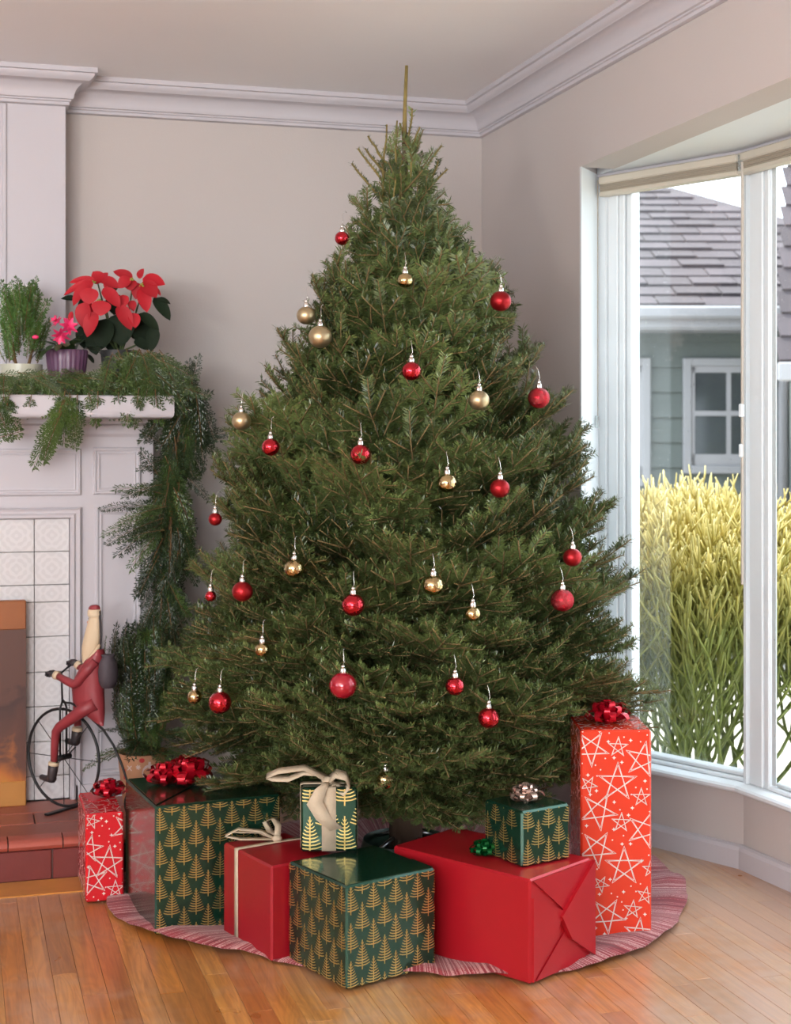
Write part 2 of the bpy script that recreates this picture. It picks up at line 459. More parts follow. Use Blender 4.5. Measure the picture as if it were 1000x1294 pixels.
for k, cas, sash, rc, lab in wins:
    T, L = SEGS[k]
    wnd = structure(empty('window_%d' % (k + 1)), lab, 'window')
    dp = 0.08 if k != 1 else 0.040
    c1 = cas + sash - 0.01                       # casing width
    z0, z1 = 0.256, SOF
    rgt = L - max(rc, 0.004)
    MB().box(0.0, cas, 0.0, 0.09, z0, z1, T=T).build('side_stop', M_WIN, wnd)
    MB().cbox(cas, c1 - 0.024, 0.012, dp, z0, z1, 0.003, T=T).build('frame_side', M_WIN, wnd)
    MB().cbox(c1 - 0.0235, c1, 0.018, dp, z0, z1, 0.003, T=T).build('frame_side', M_WIN, wnd)
    if rc: MB().cbox(L - rc, L, 0.012, 0.08, z0, z1, 0.003, T=T).build('frame_side', M_WIN, wnd)
    MB().cbox(c1, rgt, 0.012, 0.08, z0, z0 + 0.012, 0.003, T=T).build('frame_bottom', M_WIN, wnd)
    MB().cbox(c1, rgt, 0.012, 0.08, z1 - 0.035, z1, 0.003, T=T).build('frame_top', M_WIN, wnd)
    s0, s1 = c1 + 0.002, rgt - 0.001
    sw = 0.022
    sa = MB().cbox(s0, s0 + sw, 0.026, dp - 0.01, z0 + 0.013, z1 - 0.036, 0.003, T=T).build('sash_side', M_WIN, wnd)
    MB().cbox(s1 - (0.004 if k == 0 else 0.04), s1, 0.026, 0.07, z0 + 0.013, z1 - 0.036, 0.0015, T=T).build('sash_side', M_WIN, wnd)
    MB().cbox(s0 + sw, s1, 0.026, 0.07, z0 + 0.013, z0 + 0.026, 0.003, T=T).build('sash_bottom', M_WIN, wnd)
    MB().cbox(s0 + sw, s1, 0.026, 0.07, z1 - 0.06, z1 - 0.037, 0.003, T=T).build('sash_top', M_WIN, wnd)
    MB().box(s0 + sw * .6, s1, dp - 0.02, dp - 0.016, z0 + 0.018, z1 - 0.045, T=T).build('pane', M_GLASS, wnd)
    MB().cbox(0.0, L, -0.012, 0.02, SOF - 0.011, SOF, 0.003, T=T).build('head_trim', M_TRIM, wnd)
    if k < 2:
        bl = tag(empty('window_blind'), ['raised pale cellular blind over the window facing the shrub', 'raised pale cellular blind above the window at the picture edge'][k], 'blind', 'raised window blinds')
        b0, b1 = (0.022, L - 0.006) if k == 0 else (0.004, L - 0.02)
        zt = SOF - 0.012
        MB().cbox(b0, b1, -0.030, 0.010, zt - 0.026, zt, 0.004, T=T).build('headrail', M_BLIND, bl)
        fb = MB()
        for q in range(4):
            fb.cbox(b0 + 0.002, b1 - 0.002, -0.026 + 0.002 * (q % 2), 0.008, zt - 0.0262 - 0.0058 * (q + 1), zt - 0.0262 - 0.0058 * q, 0.0015, T=T)
        fb.build('fabric_stack', M_BLINDF, bl)
        MB().cbox(b0, b1, -0.027, 0.009, zt - 0.064, zt - 0.0495, 0.003, T=T).build('bottom_rail', M_BLIND, bl)
        uc = 0.024
        if k == 0: MB().tube([T @ Vector((uc, -0.033, zt - 0.01)), T @ Vector((uc, -0.033, 1.35))], 0.0016, 6).build('cord', M_BLINDF, bl)
        if k == 0: MB().cbox(uc - 0.006, uc + 0.006, -0.043, -0.031, 1.33, 1.37, 0.003, T=T).build('cord_clip', M_CLEAR, bl)
        if k == 0:
            ue = L + 0.020
            MB().cbox(ue - 0.016, ue + 0.004, -0.036, -0.030, zt - 0.055, zt - 0.006, 0.002, T=T).build('bracket', M_CLEAR, bl)
            MB().tube([T @ Vector((ue, -0.034, zt - 0.03)), T @ Vector((ue, -0.034, 0.86))], 0.0045, 8).build('wand', pmat('wand plastic', lin((186, 176, 164)), 0.35), bl)
            MB().cbox(ue - 0.008, ue + 0.006, -0.044, -0.028, 1.36, 1.40, 0.003, T=T).build('wand_clip', M_WIN, bl)
            MB().cbox(ue - 0.008, ue + 0.004, -0.044, -0.028, 1.24, 1.28, 0.003, T=T).build('wand_clip', M_WIN, bl)
# ------------------------------------------------------------------ outside the bay: ground, neighbouring house, shrubs
M_GROUND = pmat('pale concrete', lin((178, 172, 160)), 0.9, var=0.15, scale=3, coord='pos')
gr = MB(); gr.box(0.13, 40, -22, 40, -0.45, -0.35)
structure(gr.build('ground', M_GROUND), 'pale paved yard outside the bay window', 'ground')
M_SIDING = pmat('grey green siding', lin((96, 102, 99)), 0.8, var=0.06, scale=2, coord='pos')
M_FASCIA = pmat('white eave board', lin((146, 145, 147)), 0.6, var=0.03)
M_ROOFS = pmat('weathered shingle', lin((70, 63, 67)), 0.9, var=0.30, scale=3.5, rnd=0.16, coord='pos')
M_ROOFD = pmat('roof underlay', lin((70, 64, 68)), 0.9)
M_HGLASS = pmat('dim window pane', lin((62, 66, 68)), 0.12, var=0.3, scale=4)
hs = empty('neighbour_house', P(2.0, 12.0, -0.35), -YAW)
tag(hs, 'grey green house with shingled hip roof and white window trim', 'house')
# local frame: x sideways, y away, z up from the yard; eave at 2.50, camera horizon at 1.656
EZ = 2.50
MB().box(-4.0, 3.2, 0.03, 6.0, 0, EZ + 0.1).build('wall_core', M_SIDING, hs)
bd = MB().hull([(-4, -0.012, 0), (-4, 0.03, 0), (3.2, -0.012, 0), (3.2, 0.03, 0), (-4, 0.012, 0.205), (-4, 0.03, 0.205), (3.2, 0.012, 0.205), (3.2, 0.03, 0.205)]).mesh('siding_board', M_SIDING)
for i in range(13): inst('siding_board', bd, hs, loc=(0, 0, i * 0.2))
MB().cbox(-4.2, 3.4, -0.42, -0.38, EZ - 0.02, EZ + 0.14, 0.01).build('fascia', M_FASCIA, hs)
MB().cbox(-4.2, 3.4, -0.50, -0.40, EZ + 0.05, EZ + 0.15, 0.02).build('gutter', M_FASCIA, hs)
MB().box(-4.2, 3.4, -0.40, 0.05, EZ - 0.03, EZ - 0.01).build('eave_soffit', M_FASCIA, hs)
# roof: eave line at y=-0.45, ridge at y=3.2
ZE, ZR = EZ + 0.14, EZ + 1.66
XR = 0.80; XC = 3.45
rf = MB()
rf.add([(-4.2, -0.45, ZE), (XC, -0.45, ZE), (XR, 3.2, ZR), (-4.2, 3.2, ZR), (XC, 7.0, ZE), (-4.2, 7.0, ZE)], [(0, 1, 2, 3), (1, 4, 2), (3, 2, 4, 5)])
roof = rf.build('roof', M_ROOFD, hs)
sl_ = Vector((0, 3.65, ZR - ZE)); sdir = sl_.normalized(); slen = sl_.length
nrow = 15; rh = slen / nrow
sw_ = 0.36
snrm = Vector((0, -sdir.z, sdir.y))
shm = MB().hull([(-sw_ / 2 + .006, 0, 0), (sw_ / 2 - .006, 0, 0), (-sw_ / 2 + .006, 0, 0.022), (sw_ / 2 - .006, 0, 0.022), (-sw_ / 2 + .006, rh, 0), (sw_ / 2 - .006, rh, 0), (-sw_ / 2 + .006, rh, 0.004), (sw_ / 2 - .006, rh, 0.004)]).mesh('shingle', M_ROOFS)
rs = random.Random(5)
ang = math.atan2(sdir.z, sdir.y)
for i in range(nrow):
    t = i / nrow
    xmax = XC + (XR - XC) * t
    x = -1.6 + (i % 2) * sw_ / 2
    while x + sw_ / 2 < xmax:
        p = Vector((x, -0.45, ZE)) + sdir * (i * rh) + snrm * 0.003
        inst('shingle', shm, roof, loc=p, rot=(ang, 0, 0), scale=(1, 1, rs.uniform(0.7, 1.5)))
        x += sw_
# windows of the house: outer trim, sash, muntin, panes
def house_window(x0, x1, z0, z1, mid):
    w = empty('house_window', (0, 0, 0), 0, hs)
    tw = 0.065
    t = MB()
    t.cbox(x0, x0 + tw, -0.05, 0.0, z0, z1, 0.006); t.cbox(x1 - tw, x1, -0.05, 0.0, z0, z1, 0.006)
    t.cbox(x0 + tw, x1 - tw, -0.05, 0.0, z1 - tw, z1, 0.006); t.cbox(x0 + tw, x1 - tw, -0.06, 0.0, z0, z0 + tw, 0.006)
    t.build('window_trim', M_FASCIA, w)
    a0, a1, b0, b1 = x0 + tw, x1 - tw, z0 + tw, z1 - tw
    M_S = pmat('grey sash', lin((150, 148, 150)), 0.6)
    s = MB()
    s.box(a0, a0 + 0.03, -0.03, 0, b0, b1); s.box(a1 - 0.03, a1, -0.03, 0, b0, b1); s.box(a0, a1, -0.03, 0, b0, b0 + 0.09); s.box(a0, a1, -0.03, 0, b1 - 0.05, b1)
    s.box(a0, a1, -0.034, 0, mid - 0.02, mid + 0.02); s.box((a0 + a1) / 2 - 0.018, (a0 + a1) / 2 + 0.018, -0.028, 0, b0, b1)
    s.build('sash', M_S, w)
    xm = (a0 + a1) / 2
    for (xa, xb) in ((a0 + 0.03, xm - 0.018), (xm + 0.018, a1 - 0.03)):
        MB().box(xa, xb, -0.018, -0.014, b0 + 0.09, mid - 0.02).build('pane', M_HGLASS, w)
        MB().box(xa, xb, -0.018, -0.014, mid + 0.02, b1 - 0.05).build('pane', M_HGLASS, w)
# horizon (z=1.656 above yard) at y=550; 12 m away 1 px = 6.32 mm
house_window(0.29, 1.02, 1.35, 2.27, 1.83)
house_window(-0.72, 0.03, 1.25, 2.27, 1.80)
# downspout
MB().tube([(1.30, -0.44, EZ + 0.06), (1.28, -0.42, EZ - 0.08), (1.10, -0.05, EZ - 0.30), (1.08, -0.04, EZ - 0.5), (1.08, -0.04, 0.1)], 0.04, 10).build('downspout', M_FASCIA, hs, True)

# garage wing roof nearer on the right
wg = empty('shingled_outbuilding', P(2.93, 9.6, -0.35), -YAW)
tag(wg, 'shingle roofed outbuilding standing nearer than the grey green house', 'outbuilding')
MB().box(-0.02, 2.4, 0.2, 1.5, 0, 2.05).build('wall_core', M_SIDING, wg)
MB().cbox(-0.50, 2.6, -0.10, -0.02, 2.0, 2.12, 0.01).build('fascia', M_FASCIA, wg)
rw = MB().add([(-0.50, -0.06, 2.12), (2.6, -0.06, 2.12), (2.6, 1.4, 3.75), (-0.06, 1.4, 3.75), (0.0, 1.6, 2.12)], [(0, 1, 2, 3), (0, 3, 4)]).build('roof', M_ROOFD, wg)
d2 = Vector((0, 1.46, 1.63)); sd2 = d2.normalized(); n2 = Vector((0, -sd2.z, sd2.y)); a2 = math.atan2(sd2.z, sd2.y)
for i in range(10):
    x = -0.50 + 0.44 * i / 10 + sw_ / 2
    rh2 = d2.length / 10
    while x < 0.9:
        inst('shingle', shm, rw, loc=Vector((x, -0.06, 2.12)) + sd2 * (i * rh2) + n2 * 0.003, rot=(a2, 0, 0), scale=(1, rh2 / rh, 1))
        x += sw_

def euphorbia_mat():
    m = bpy.data.materials.new('pencil stem'); t = NT(m)
    at = t.new('ShaderNodeAttribute'); at.attribute_name = 'age'
    n = t.noise(t.obj(), 6, 2)
    f = t.math('ADD', at.outputs['Fac'], t.math('MULTIPLY_ADD', n.outputs[0], 0.3, -0.15))
    c = t.ramp(f, [(0.0, lin((78, 96, 40))), (0.30, lin((118, 126, 54))), (0.55, lin((176, 158, 80))), (0.9, lin((222, 210, 160)))])
    t.link(c, t.b.inputs['Base Color']); t.set(Roughness=0.45)
    return m
M_EUPH = euphorbia_mat()
def euphorbia(name, base, height, seed, nmain, spread, label):
    rs = random.Random(seed)
    root = tag(empty(name, base), label, 'shrub', 'pencil cactus shrubs outside the bay')
    for q in range(nmain):
        mb = MB(); age = []
        def grow(p, d, r, lev, left):
            ln = rs.uniform(0.10, 0.17) * (1.3 if lev < 2 else 1.0) * (0.75 if lev > 4 else 1.0)
            ln = min(ln, left)
            bend = Vector((rs.uniform(-.2, .2), rs.uniform(-.2, .2), 0.22))
            mid = p + d * ln * 0.5; d2 = (d + bend).normalized(); e = mid + d2 * ln * 0.5
            if e.x + base.x < 0.30:
                d2.x = abs(d2.x); e = mid + Vector((abs(d2.x), d2.y, d2.z)) * ln * 0.5
                if e.x + base.x < 0.24: return
            n0 = len(mb.v)
            mb.tube([p, mid, e], [r, r * 0.95, r * (0.55 if left - ln < 0.06 else 0.86)], 5)
            for vv in mb.v[n0:]: age.append(max(0, min(1, max(0.0, vv[2] / height) ** 1.25)))
            left -= ln
            if left < 0.05 or lev > 10: return
            kids = 2 if rs.random() < (0.66 if lev > 0 else 0.9) else 1
            if rs.random() < 0.14: kids = 3
            if lev > 6: kids = min(kids, 2)
            az = rs.uniform(0, 6.28)
            for j in range(kids):
                aa = az + j * 6.28 / max(kids, 1) + rs.uniform(-.5, .5)
                k = rs.uniform(0.28, 0.58) if kids > 1 else 0.15
                nd = (d2 + Vector((math.cos(aa) * k, math.sin(aa) * k, 0.06))).normalized()
                grow(e, nd, max(0.0043, r * (0.80 if kids > 1 else 0.95)), lev + 1, left * rs.uniform(0.86, 1.0))
        az = rs.uniform(0, 6.28); rr = spread * math.sqrt(rs.random())
        d = Vector((math.cos(az) * rr * 1.2, math.sin(az) * rr * 1.2, 1)).normalized()
        grow(Vector((math.cos(az) * rr * 0.55, math.sin(az) * rr * 0.55, 0)), d, 0.012, 0, height * rs.uniform(0.62, 1.08) * (1.0 - 0.12 * rr))
        o = mb.build('stem', M_EUPH, root, True)
        ca = o.data.attributes.new('age', 'FLOAT', 'POINT'); ca.data.foreach_set('value', age)
euphorbia('pencil_cactus_shrub', P(1.18, 5.95, -0.35), 2.16, 3, 20, 0.50, 'yellow tipped pencil cactus shrub seen through the wide bay window')
euphorbia('pencil_cactus_shrub', P(1.74, 5.9, -0.35), 2.10, 8, 9, 0.34, 'pencil cactus shrub standing outside the window at the picture edge')

# ------------------------------------------------------------------ fireplace
fp = tag(empty('fireplace', (-1.9, -0.25, 0)), 'white panelled fireplace surround with mantel shelf and pale tiles', 'fireplace')
FO = Vector((-1.9, -0.25, 0))
def fpart(mb, name, mat, smooth=False, parent=None):
    o = mb.build(name, mat, parent or fp, smooth)
    if parent is None: o.location = -FO
    return o
FY = -0.378
b = MB()
b.box(-1.553, -1.29, FY, -0.118, 0.1205, 1.345); b.box(-2.5, -1.553, FY, -0.118, 1.045, 1.345)
b.box(-3.1, -2.5, FY, -0.118, 0.12, 1.345); b.box(-1.5525, -1.2905, -0.118, 0.0, 0.1, 1.344)
b.box(-2.5, -1.553, FY + 0.10, -0.118, 0.12, 1.045)
fpart(b, 'surround_body', M_TRIM)
# shelf with rounded nose and the mouldings beneath it
nose = [(0.150, 1.357), (0.162, 1.358)]
for i in range(6):
    a = -math.pi / 2 + math.pi / 2 * i / 5
    nose.append((0.166 + 0.018 * math.cos(a), 1.376 + 0.018 * math.sin(a)))
for i in range(5):
    a = math.pi / 2 * i / 4
    nose.append((0.176 + 0.008 * math.cos(a), 1.425 + 0.008 * math.sin(a)))
shelf_prof = [(0.0, 1.357)] + nose + [(0.0, 1.433)]
fpart(sweep([(-3.14, FY), (-1.275, FY), (-1.275, -0.10)], [(o * 0.6 if False else o, z) for o, z in shelf_prof], side=-1) if False else
      sweep([(-3.14, FY), (-1.43, FY), (-1.43, 0.0)], shelf_prof, side=-1).box(-3.14, -1.43, FY, -0.117, 1.357, 1.433).box(-1.556, -1.43, FY, 0, 1.357, 1.433), 'mantel_shelf', M_TRIM, 'auto')
bed = [(0, 1.300), (0.006, 1.300), (0.008, 1.305), (0.011, 1.309)]
for i in range(6):
    a = math.pi / 2 * i / 5
    bed.append((0.012 + 0.018 * (1 - math.cos(a)), 1.311 + 0.030 * math.sin(a)))
bed += [(0.034, 1.343), (0.036, 1.346), (0.036, 1.357), (0, 1.357)]
fpart(sweep([(-3.12, FY), (-1.29, FY), (-1.29, 0.0)], bed, side=-1), 'bed_moulding', M_TRIM, 'auto')
def panel_frame(x0, x1, z0, z1, name='panel_moulding', wd=0.022):
    """raised picture-frame moulding on the surround face"""
    m = MB()
    pr = [(0, 0), (0.0, 0.006), (0.004, 0.010), (0.009, 0.010), (0.011, 0.005), (0.015, 0.004), (0.019, 0.007), (wd, 0.006), (wd, 0)]
    ring = [(x0, z0), (x1, z0), (x1, z1), (x0, z1)]
    inn = [(1, 1), (-1, 1), (-1, -1), (1, -1)]
    n = len(pr)
    for (x, z), (ix, iz) in zip(ring, inn):
        for o, h in pr: m.v.append((x + ix * o, FY - h, z + iz * o))
    for i in range(4):
        j = (i + 1) % 4
        for k in range(n - 1):
            m.f.append((i * n + k, j * n + k, j * n + k + 1, i * n + k + 1)); m.m.append(0)
    return fpart(m, name, M_TRIM, 'auto')
panel_frame(-2.35, -1.525, 1.110, 1.262)
panel_frame(-1.487, -1.331, 1.112, 1.266)
panel_frame(-1.480, -1.330, 0.188, 1.070)
panel_frame(-2.44, -2.56 + 0.2, 1.11, 1.26) if False else None
# moulding around the tiled field
tm = MB()
pr = [(0, 0), (0, 0.010), (0.006, 0.016), (0.012, 0.012), (0.018, 0.012), (0.024, 0.018), (0.032, 0.018), (0.037, 0.006), (0.037, -0.02)]
path = [(-1.524, 0.12), (-1.524, 1.071), (-2.491, 1.071), (-2.491, 0.12)]
inn = [(-1, 0), (-1, -1), (1, -1), (1, 0)]
n = len(pr)
for (x, z), (ix, iz) in zip(path, inn):
    for o, h in pr: tm.v.append((x + ix * o, FY - h, z + iz * o))
for i in range(3):
    for k in range(n - 1):
        tm.f.append((i * n + k, (i + 1) * n + k, (i + 1) * n + k + 1, i * n + k + 1)); tm.m.append(0)
fpart(tm, 'tile_moulding', M_TRIM, 'auto')
MB().box(-1.556, -1.29, FY - 0.012, FY, 0.12, 0.165).build('plinth', M_TRIM, fp).location = -FO
# glazed tiles with a faint lace pattern
def tile_mat():
    m = bpy.data.materials.new('embossed white tile'); t = NT(m)
    v = t.obj(); s = t.new('ShaderNodeSeparateXYZ'); t.link(v, s.inputs[0])
    x = t.math('MULTIPLY', s.outputs[0], 2 * math.pi / 0.0285); z = t.math('MULTIPLY', s.outputs[2], 2 * math.pi / 0.0285)
    r = t.math('SQRT', t.math('ADD', t.math('POWER', s.outputs[0], 2.0), t.math('POWER', s.outputs[2], 2.0)))
    w1 = t.math('MULTIPLY', t.math('COSINE', x), t.math('COSINE', z))
    w2 = t.math('COSINE', t.math('MULTIPLY', r, 330.0))
    p = t.math('ADD', w1, t.math('MULTIPLY', w2, 0.8))
    n = t.noise(v, 40, 3)
    p = t.math('ADD', p, t.math('MULTIPLY_ADD', n.outputs[0], 1.4, -0.7))
    f = t.ramp(t.math('MULTIPLY_ADD', p, 0.3, 0.5), [(0.40, (0, 0, 0)), (0.60, (1, 1, 1))])
    t.link(t.mix(f, lin((208, 207, 208)), lin((216, 215, 216))), t.b.inputs['Base Color'])
    t.set(Roughness=0.3)
    t.bump(f, 0.15, 0.001)
    return m
M_TILE = tile_mat()
M_GROUT = pmat('dark tile joint', lin((96, 92, 88)), 0.9)
fpart(MB().box(-2.5, -1.553, FY + 0.012, FY + 0.11, 0.12, 1.05), 'tile_bed', M_GROUT)
rows = [1.035, 0.928, 0.820, 0.764, 0.652, 0.537, 0.425, 0.311, 0.199, 0.122]
TW = 0.1115
tmesh = {}
for i in range(len(rows) - 1):
    za, zb = rows[i + 1], rows[i]
    hh = round(zb - za, 4)
    if hh not in tmesh:
        tmesh[hh] = MB().cbox(-TW / 2 + .0012, TW / 2 - .0012, 0.0, 0.012, -hh / 2 + .0012, hh / 2 - .0012, 0.0012).mesh('tile', M_TILE)
    for j in range(8):
        xc = -1.562 - TW * (j + 0.5)
        if 2 <= j <= 5 and zb < 0.77: continue      # the firebox opening behind the board
        inst('tile', tmesh[hh], fp, loc=Vector((xc, FY + 0.001, (za + zb) / 2)) - FO)
fpart(MB().box(-2.25, -1.79, FY + 0.02, FY + 0.10, 0.122, 0.764), 'firebox', pmat('soot', (0.02, 0.018, 0.016), 0.95))

# board standing in front of the firebox, brown above and golden towards the bottom
def board_mat():
    m = bpy.data.materials.new('brown gold board'); t = NT(m)
    v = t.obj(); s = t.new('ShaderNodeSeparateXYZ'); t.link(v, s.inputs[0])
    n = t.noise(v, 5, 4, 0.6, 0.8)
    e = t.math('ADD', t.math('MULTIPLY', s.outputs[2], 3.2), t.math('MULTIPLY_ADD', n.outputs[0], 1.1, -0.55))
    e = t.math('ADD', e, t.math('MULTIPLY', s.outputs[0], -0.5))
    c = t.ramp(e, [(0.0, lin((206, 150, 58))), (0.28, lin((176, 104, 44))), (0.45, lin((96, 60, 48))), (0.9, lin((70, 46, 42))), (1.0, lin((92, 60, 50)))])
    t.link(c, t.b.inputs['Base Color']); t.set(Roughness=0.45)
    t.bump(t.noise(v, 30, 4).outputs[0], 0.15, 0.002)
    return m
M_BOARDR = pmat('amber board rail', lin((150, 88, 44)), 0.4, var=0.25, scale=6, bump=0.1)
M_BOARDB = pmat('golden board rail', lin((176, 122, 60)), 0.4, var=0.2, scale=6, bump=0.1)
fb = tag(empty('fire_board', (-2.02, -0.42, 0.12)), 'brown and gold wooden board closing the fireplace opening', 'fireboard')
MB().box(-0.318, 0.318, -0.012, 0.022, 0.08, 0.565).build('board_panel', board_mat(), fb)
MB().cbox(-0.318, 0.318, -0.014, 0.024, 0.565, 0.657, 0.003).build('top_rail', M_BOARDR, fb)
MB().cbox(-0.318, 0.318, -0.014, 0.024, 0.0, 0.080, 0.003).build('bottom_rail', M_BOARDB, fb)

# hearth of red quarry tiles
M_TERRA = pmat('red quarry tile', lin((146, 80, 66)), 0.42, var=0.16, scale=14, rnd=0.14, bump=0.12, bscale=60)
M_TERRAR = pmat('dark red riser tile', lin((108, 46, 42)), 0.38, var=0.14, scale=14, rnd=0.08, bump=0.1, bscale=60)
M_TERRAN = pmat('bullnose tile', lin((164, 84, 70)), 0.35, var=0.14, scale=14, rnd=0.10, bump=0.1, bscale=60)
he = tag(empty('hearth', (-1.9, -0.6, 0)), 'raised hearth of red quarry tiles in front of the fireplace', 'hearth')
HO = Vector((-1.9, -0.6, 0))
MB().box(-3.0, -1.115, -0.855, FY - 0.001, 0.0, 0.112).build('hearth_core', pmat('grey mortar', lin((92, 80, 74)), 0.95), he).location = -HO
rowy = [(-0.800, -0.668), (-0.666, -0.534), (-0.532, -0.380)]
TL = 0.285
for i, (ya, yb) in enumerate(rowy):
    me = MB().cbox(-TL / 2 + .002, TL / 2 - .002, ya + .0018, yb - .0018, 0.108, 0.1205, 0.0025).mesh('tile', M_TERRA)
    for j in range(7):
        xc = -1.115 - TL * (j + 0.5) + (0.14 if i % 2 else 0.0) - 0.14
        x0, x1 = xc - TL / 2, min(xc + TL / 2, -1.115)
        if x0 < -3.05: continue
        inst('tile', me, he, loc=Vector(((x0 + x1) / 2, 0, 0)) - HO, scale=((x1 - x0) / TL, 1, 1))
    if i % 2 == 0:
        inst('tile', me, he, loc=Vector((-1.185, 0, 0)) - HO, scale=(0.14 / TL, 1, 1))
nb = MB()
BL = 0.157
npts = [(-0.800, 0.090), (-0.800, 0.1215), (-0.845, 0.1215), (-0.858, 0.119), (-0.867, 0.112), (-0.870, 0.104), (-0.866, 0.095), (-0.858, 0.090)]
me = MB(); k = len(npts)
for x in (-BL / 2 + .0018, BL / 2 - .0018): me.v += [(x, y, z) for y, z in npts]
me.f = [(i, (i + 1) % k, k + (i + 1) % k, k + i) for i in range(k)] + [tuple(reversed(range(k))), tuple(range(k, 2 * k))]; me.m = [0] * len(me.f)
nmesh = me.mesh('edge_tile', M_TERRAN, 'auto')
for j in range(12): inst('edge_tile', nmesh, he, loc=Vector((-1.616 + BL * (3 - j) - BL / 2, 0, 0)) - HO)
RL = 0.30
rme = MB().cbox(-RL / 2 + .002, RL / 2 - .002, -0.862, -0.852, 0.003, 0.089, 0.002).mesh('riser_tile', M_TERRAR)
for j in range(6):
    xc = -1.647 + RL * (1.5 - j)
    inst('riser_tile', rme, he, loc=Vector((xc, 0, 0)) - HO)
# oak border boards along the hearth
ob = MB().box(-3.0, -1.10, -1.005, -0.866, 0.0, 0.004)
bb = tag(ob.build('hearth_border', pmat('border oak', lin((192, 130, 58)), 0.35, var=0.25, scale=10, coord='pos', coat=0.3)), 'oak border board lying along the foot of the hearth', 'board')
# ------------------------------------------------------------------ the fir tree
TX, TY = -0.655, -1.172
PROF = [(2.30, 0.02), (2.14, 0.06), (2.02, 0.10), (1.885, 0.205), (1.79, 0.295), (1.653, 0.365), (1.538, 0.45), (1.468, 0.49), (1.352, 0.54),
        (1.237, 0.585), (1.098, 0.62), (0.959, 0.65), (0.82, 0.70), (0.681, 0.745), (0.565, 0.745), (0.46, 0.70), (0.36, 0.64), (0.28, 0.55)]
def tree_r(z):
    if z >= PROF[0][0]: return PROF[0][1]
    for (za, ra), (zb, rb) in zip(PROF, PROF[1:]):
        if z >= zb: return ra + (rb - ra) * (za - z) / (za - zb)
    return PROF[-1][1]

def needle_mat(name, dark, light_, rough=0.34):
    m = bpy.data.materials.new(name); t = NT(m)
    oi = t.new('ShaderNodeObjectInfo')
    n = t.noise(t.obj(), 14, 2); n2 = t.noise(t.obj(), 140, 1)
    f = t.math('ADD', t.math('MULTIPLY', n.outputs[0], 0.9), t.math('MULTIPLY_ADD', oi.outputs['Random'], 0.45, -0.28))
    f = t.math('ADD', f, t.math('MULTIPLY_ADD', n2.outputs[0], 0.7, -0.35))
    cl = t.new('ShaderNodeClamp'); t.link(f, cl.inputs[0])
    t.link(t.mix(cl.outputs[0], dark, light_), t.b.inputs['Base Color'])
    t.set(Roughness=rough, Specular_IOR_Level=0.65)
    return m
M_NEEDLE = needle_mat('fir needle', lin((26, 40, 15)), lin((132, 150, 86)))
M_TWIG = pmat('fir twig bark', lin((158, 126, 80)), 0.75, var=0.25, scale=30)
M_LEAD = pmat('leader bark', lin((128, 112, 62)), 0.8, var=0.3, scale=60)
M_TWIG2 = pmat('fir branch bark', lin((112, 92, 56)), 0.8, var=0.3, scale=30)
M_TRUNK = pmat('fir trunk bark', lin((92, 72, 56)), 0.9, var=0.3, scale=20, bump=0.6, bscale=50)

def add_needles(mb, path, rs, dens, ln, width=0.0031):
    """flat fir needles combed sideways and upwards along a twig"""
    for a, b in zip(path, path[1:]):
        d = b - a; L = d.length
        if L < 1e-5: continue
        d.normalize()
        sd = d.cross(Vector((0, 0, 1)))
        sd = sd.normalized() if sd.length > 1e-3 else Vector((1, 0, 0))
        up = sd.cross(d).normalized()
        n = max(1, int(L * dens + rs.random()))
        for i in range(n):
            p = a + d * (L * (i + rs.random()) / n)
            s = 1 if rs.random() < 0.5 else -1
            ph = rs.uniform(-0.55, 0.45) if rs.random() < 0.62 else rs.uniform(0.45, 1.5)
            out = sd * (s * math.cos(ph)) + up * math.sin(ph)
            dr = (d * rs.uniform(0.62, 0.74) + out).normalized()
            l = ln * rs.uniform(0.85, 1.12) * (1.0 - 0.30 * max(0.0, math.sin(ph)))
            wv = dr.cross(up if abs(dr.dot(up)) < 0.8 else sd).normalized() * (width * 0.5)
            m = p + dr * (l * 0.5)
            k = len(mb.v)
            mb.v += [tuple(p), tuple(m + wv), tuple(p + dr * l), tuple(m - wv)]
            mb.f.append((k, k + 1, k + 2, k + 3)); mb.m.append(0)

def twig_path(p, d, ln, rs, n=4, up=0.08, jit=0.06):
    pts = [p.copy()]; d = d.copy()
    for i in range(n):
        d = (d + Vector((rs.uniform(-jit, jit), rs.uniform(-jit, jit), rs.uniform(-jit, jit) + up / n))).normalized()
        pts.append(pts[-1] + d * (ln / n))
    return pts

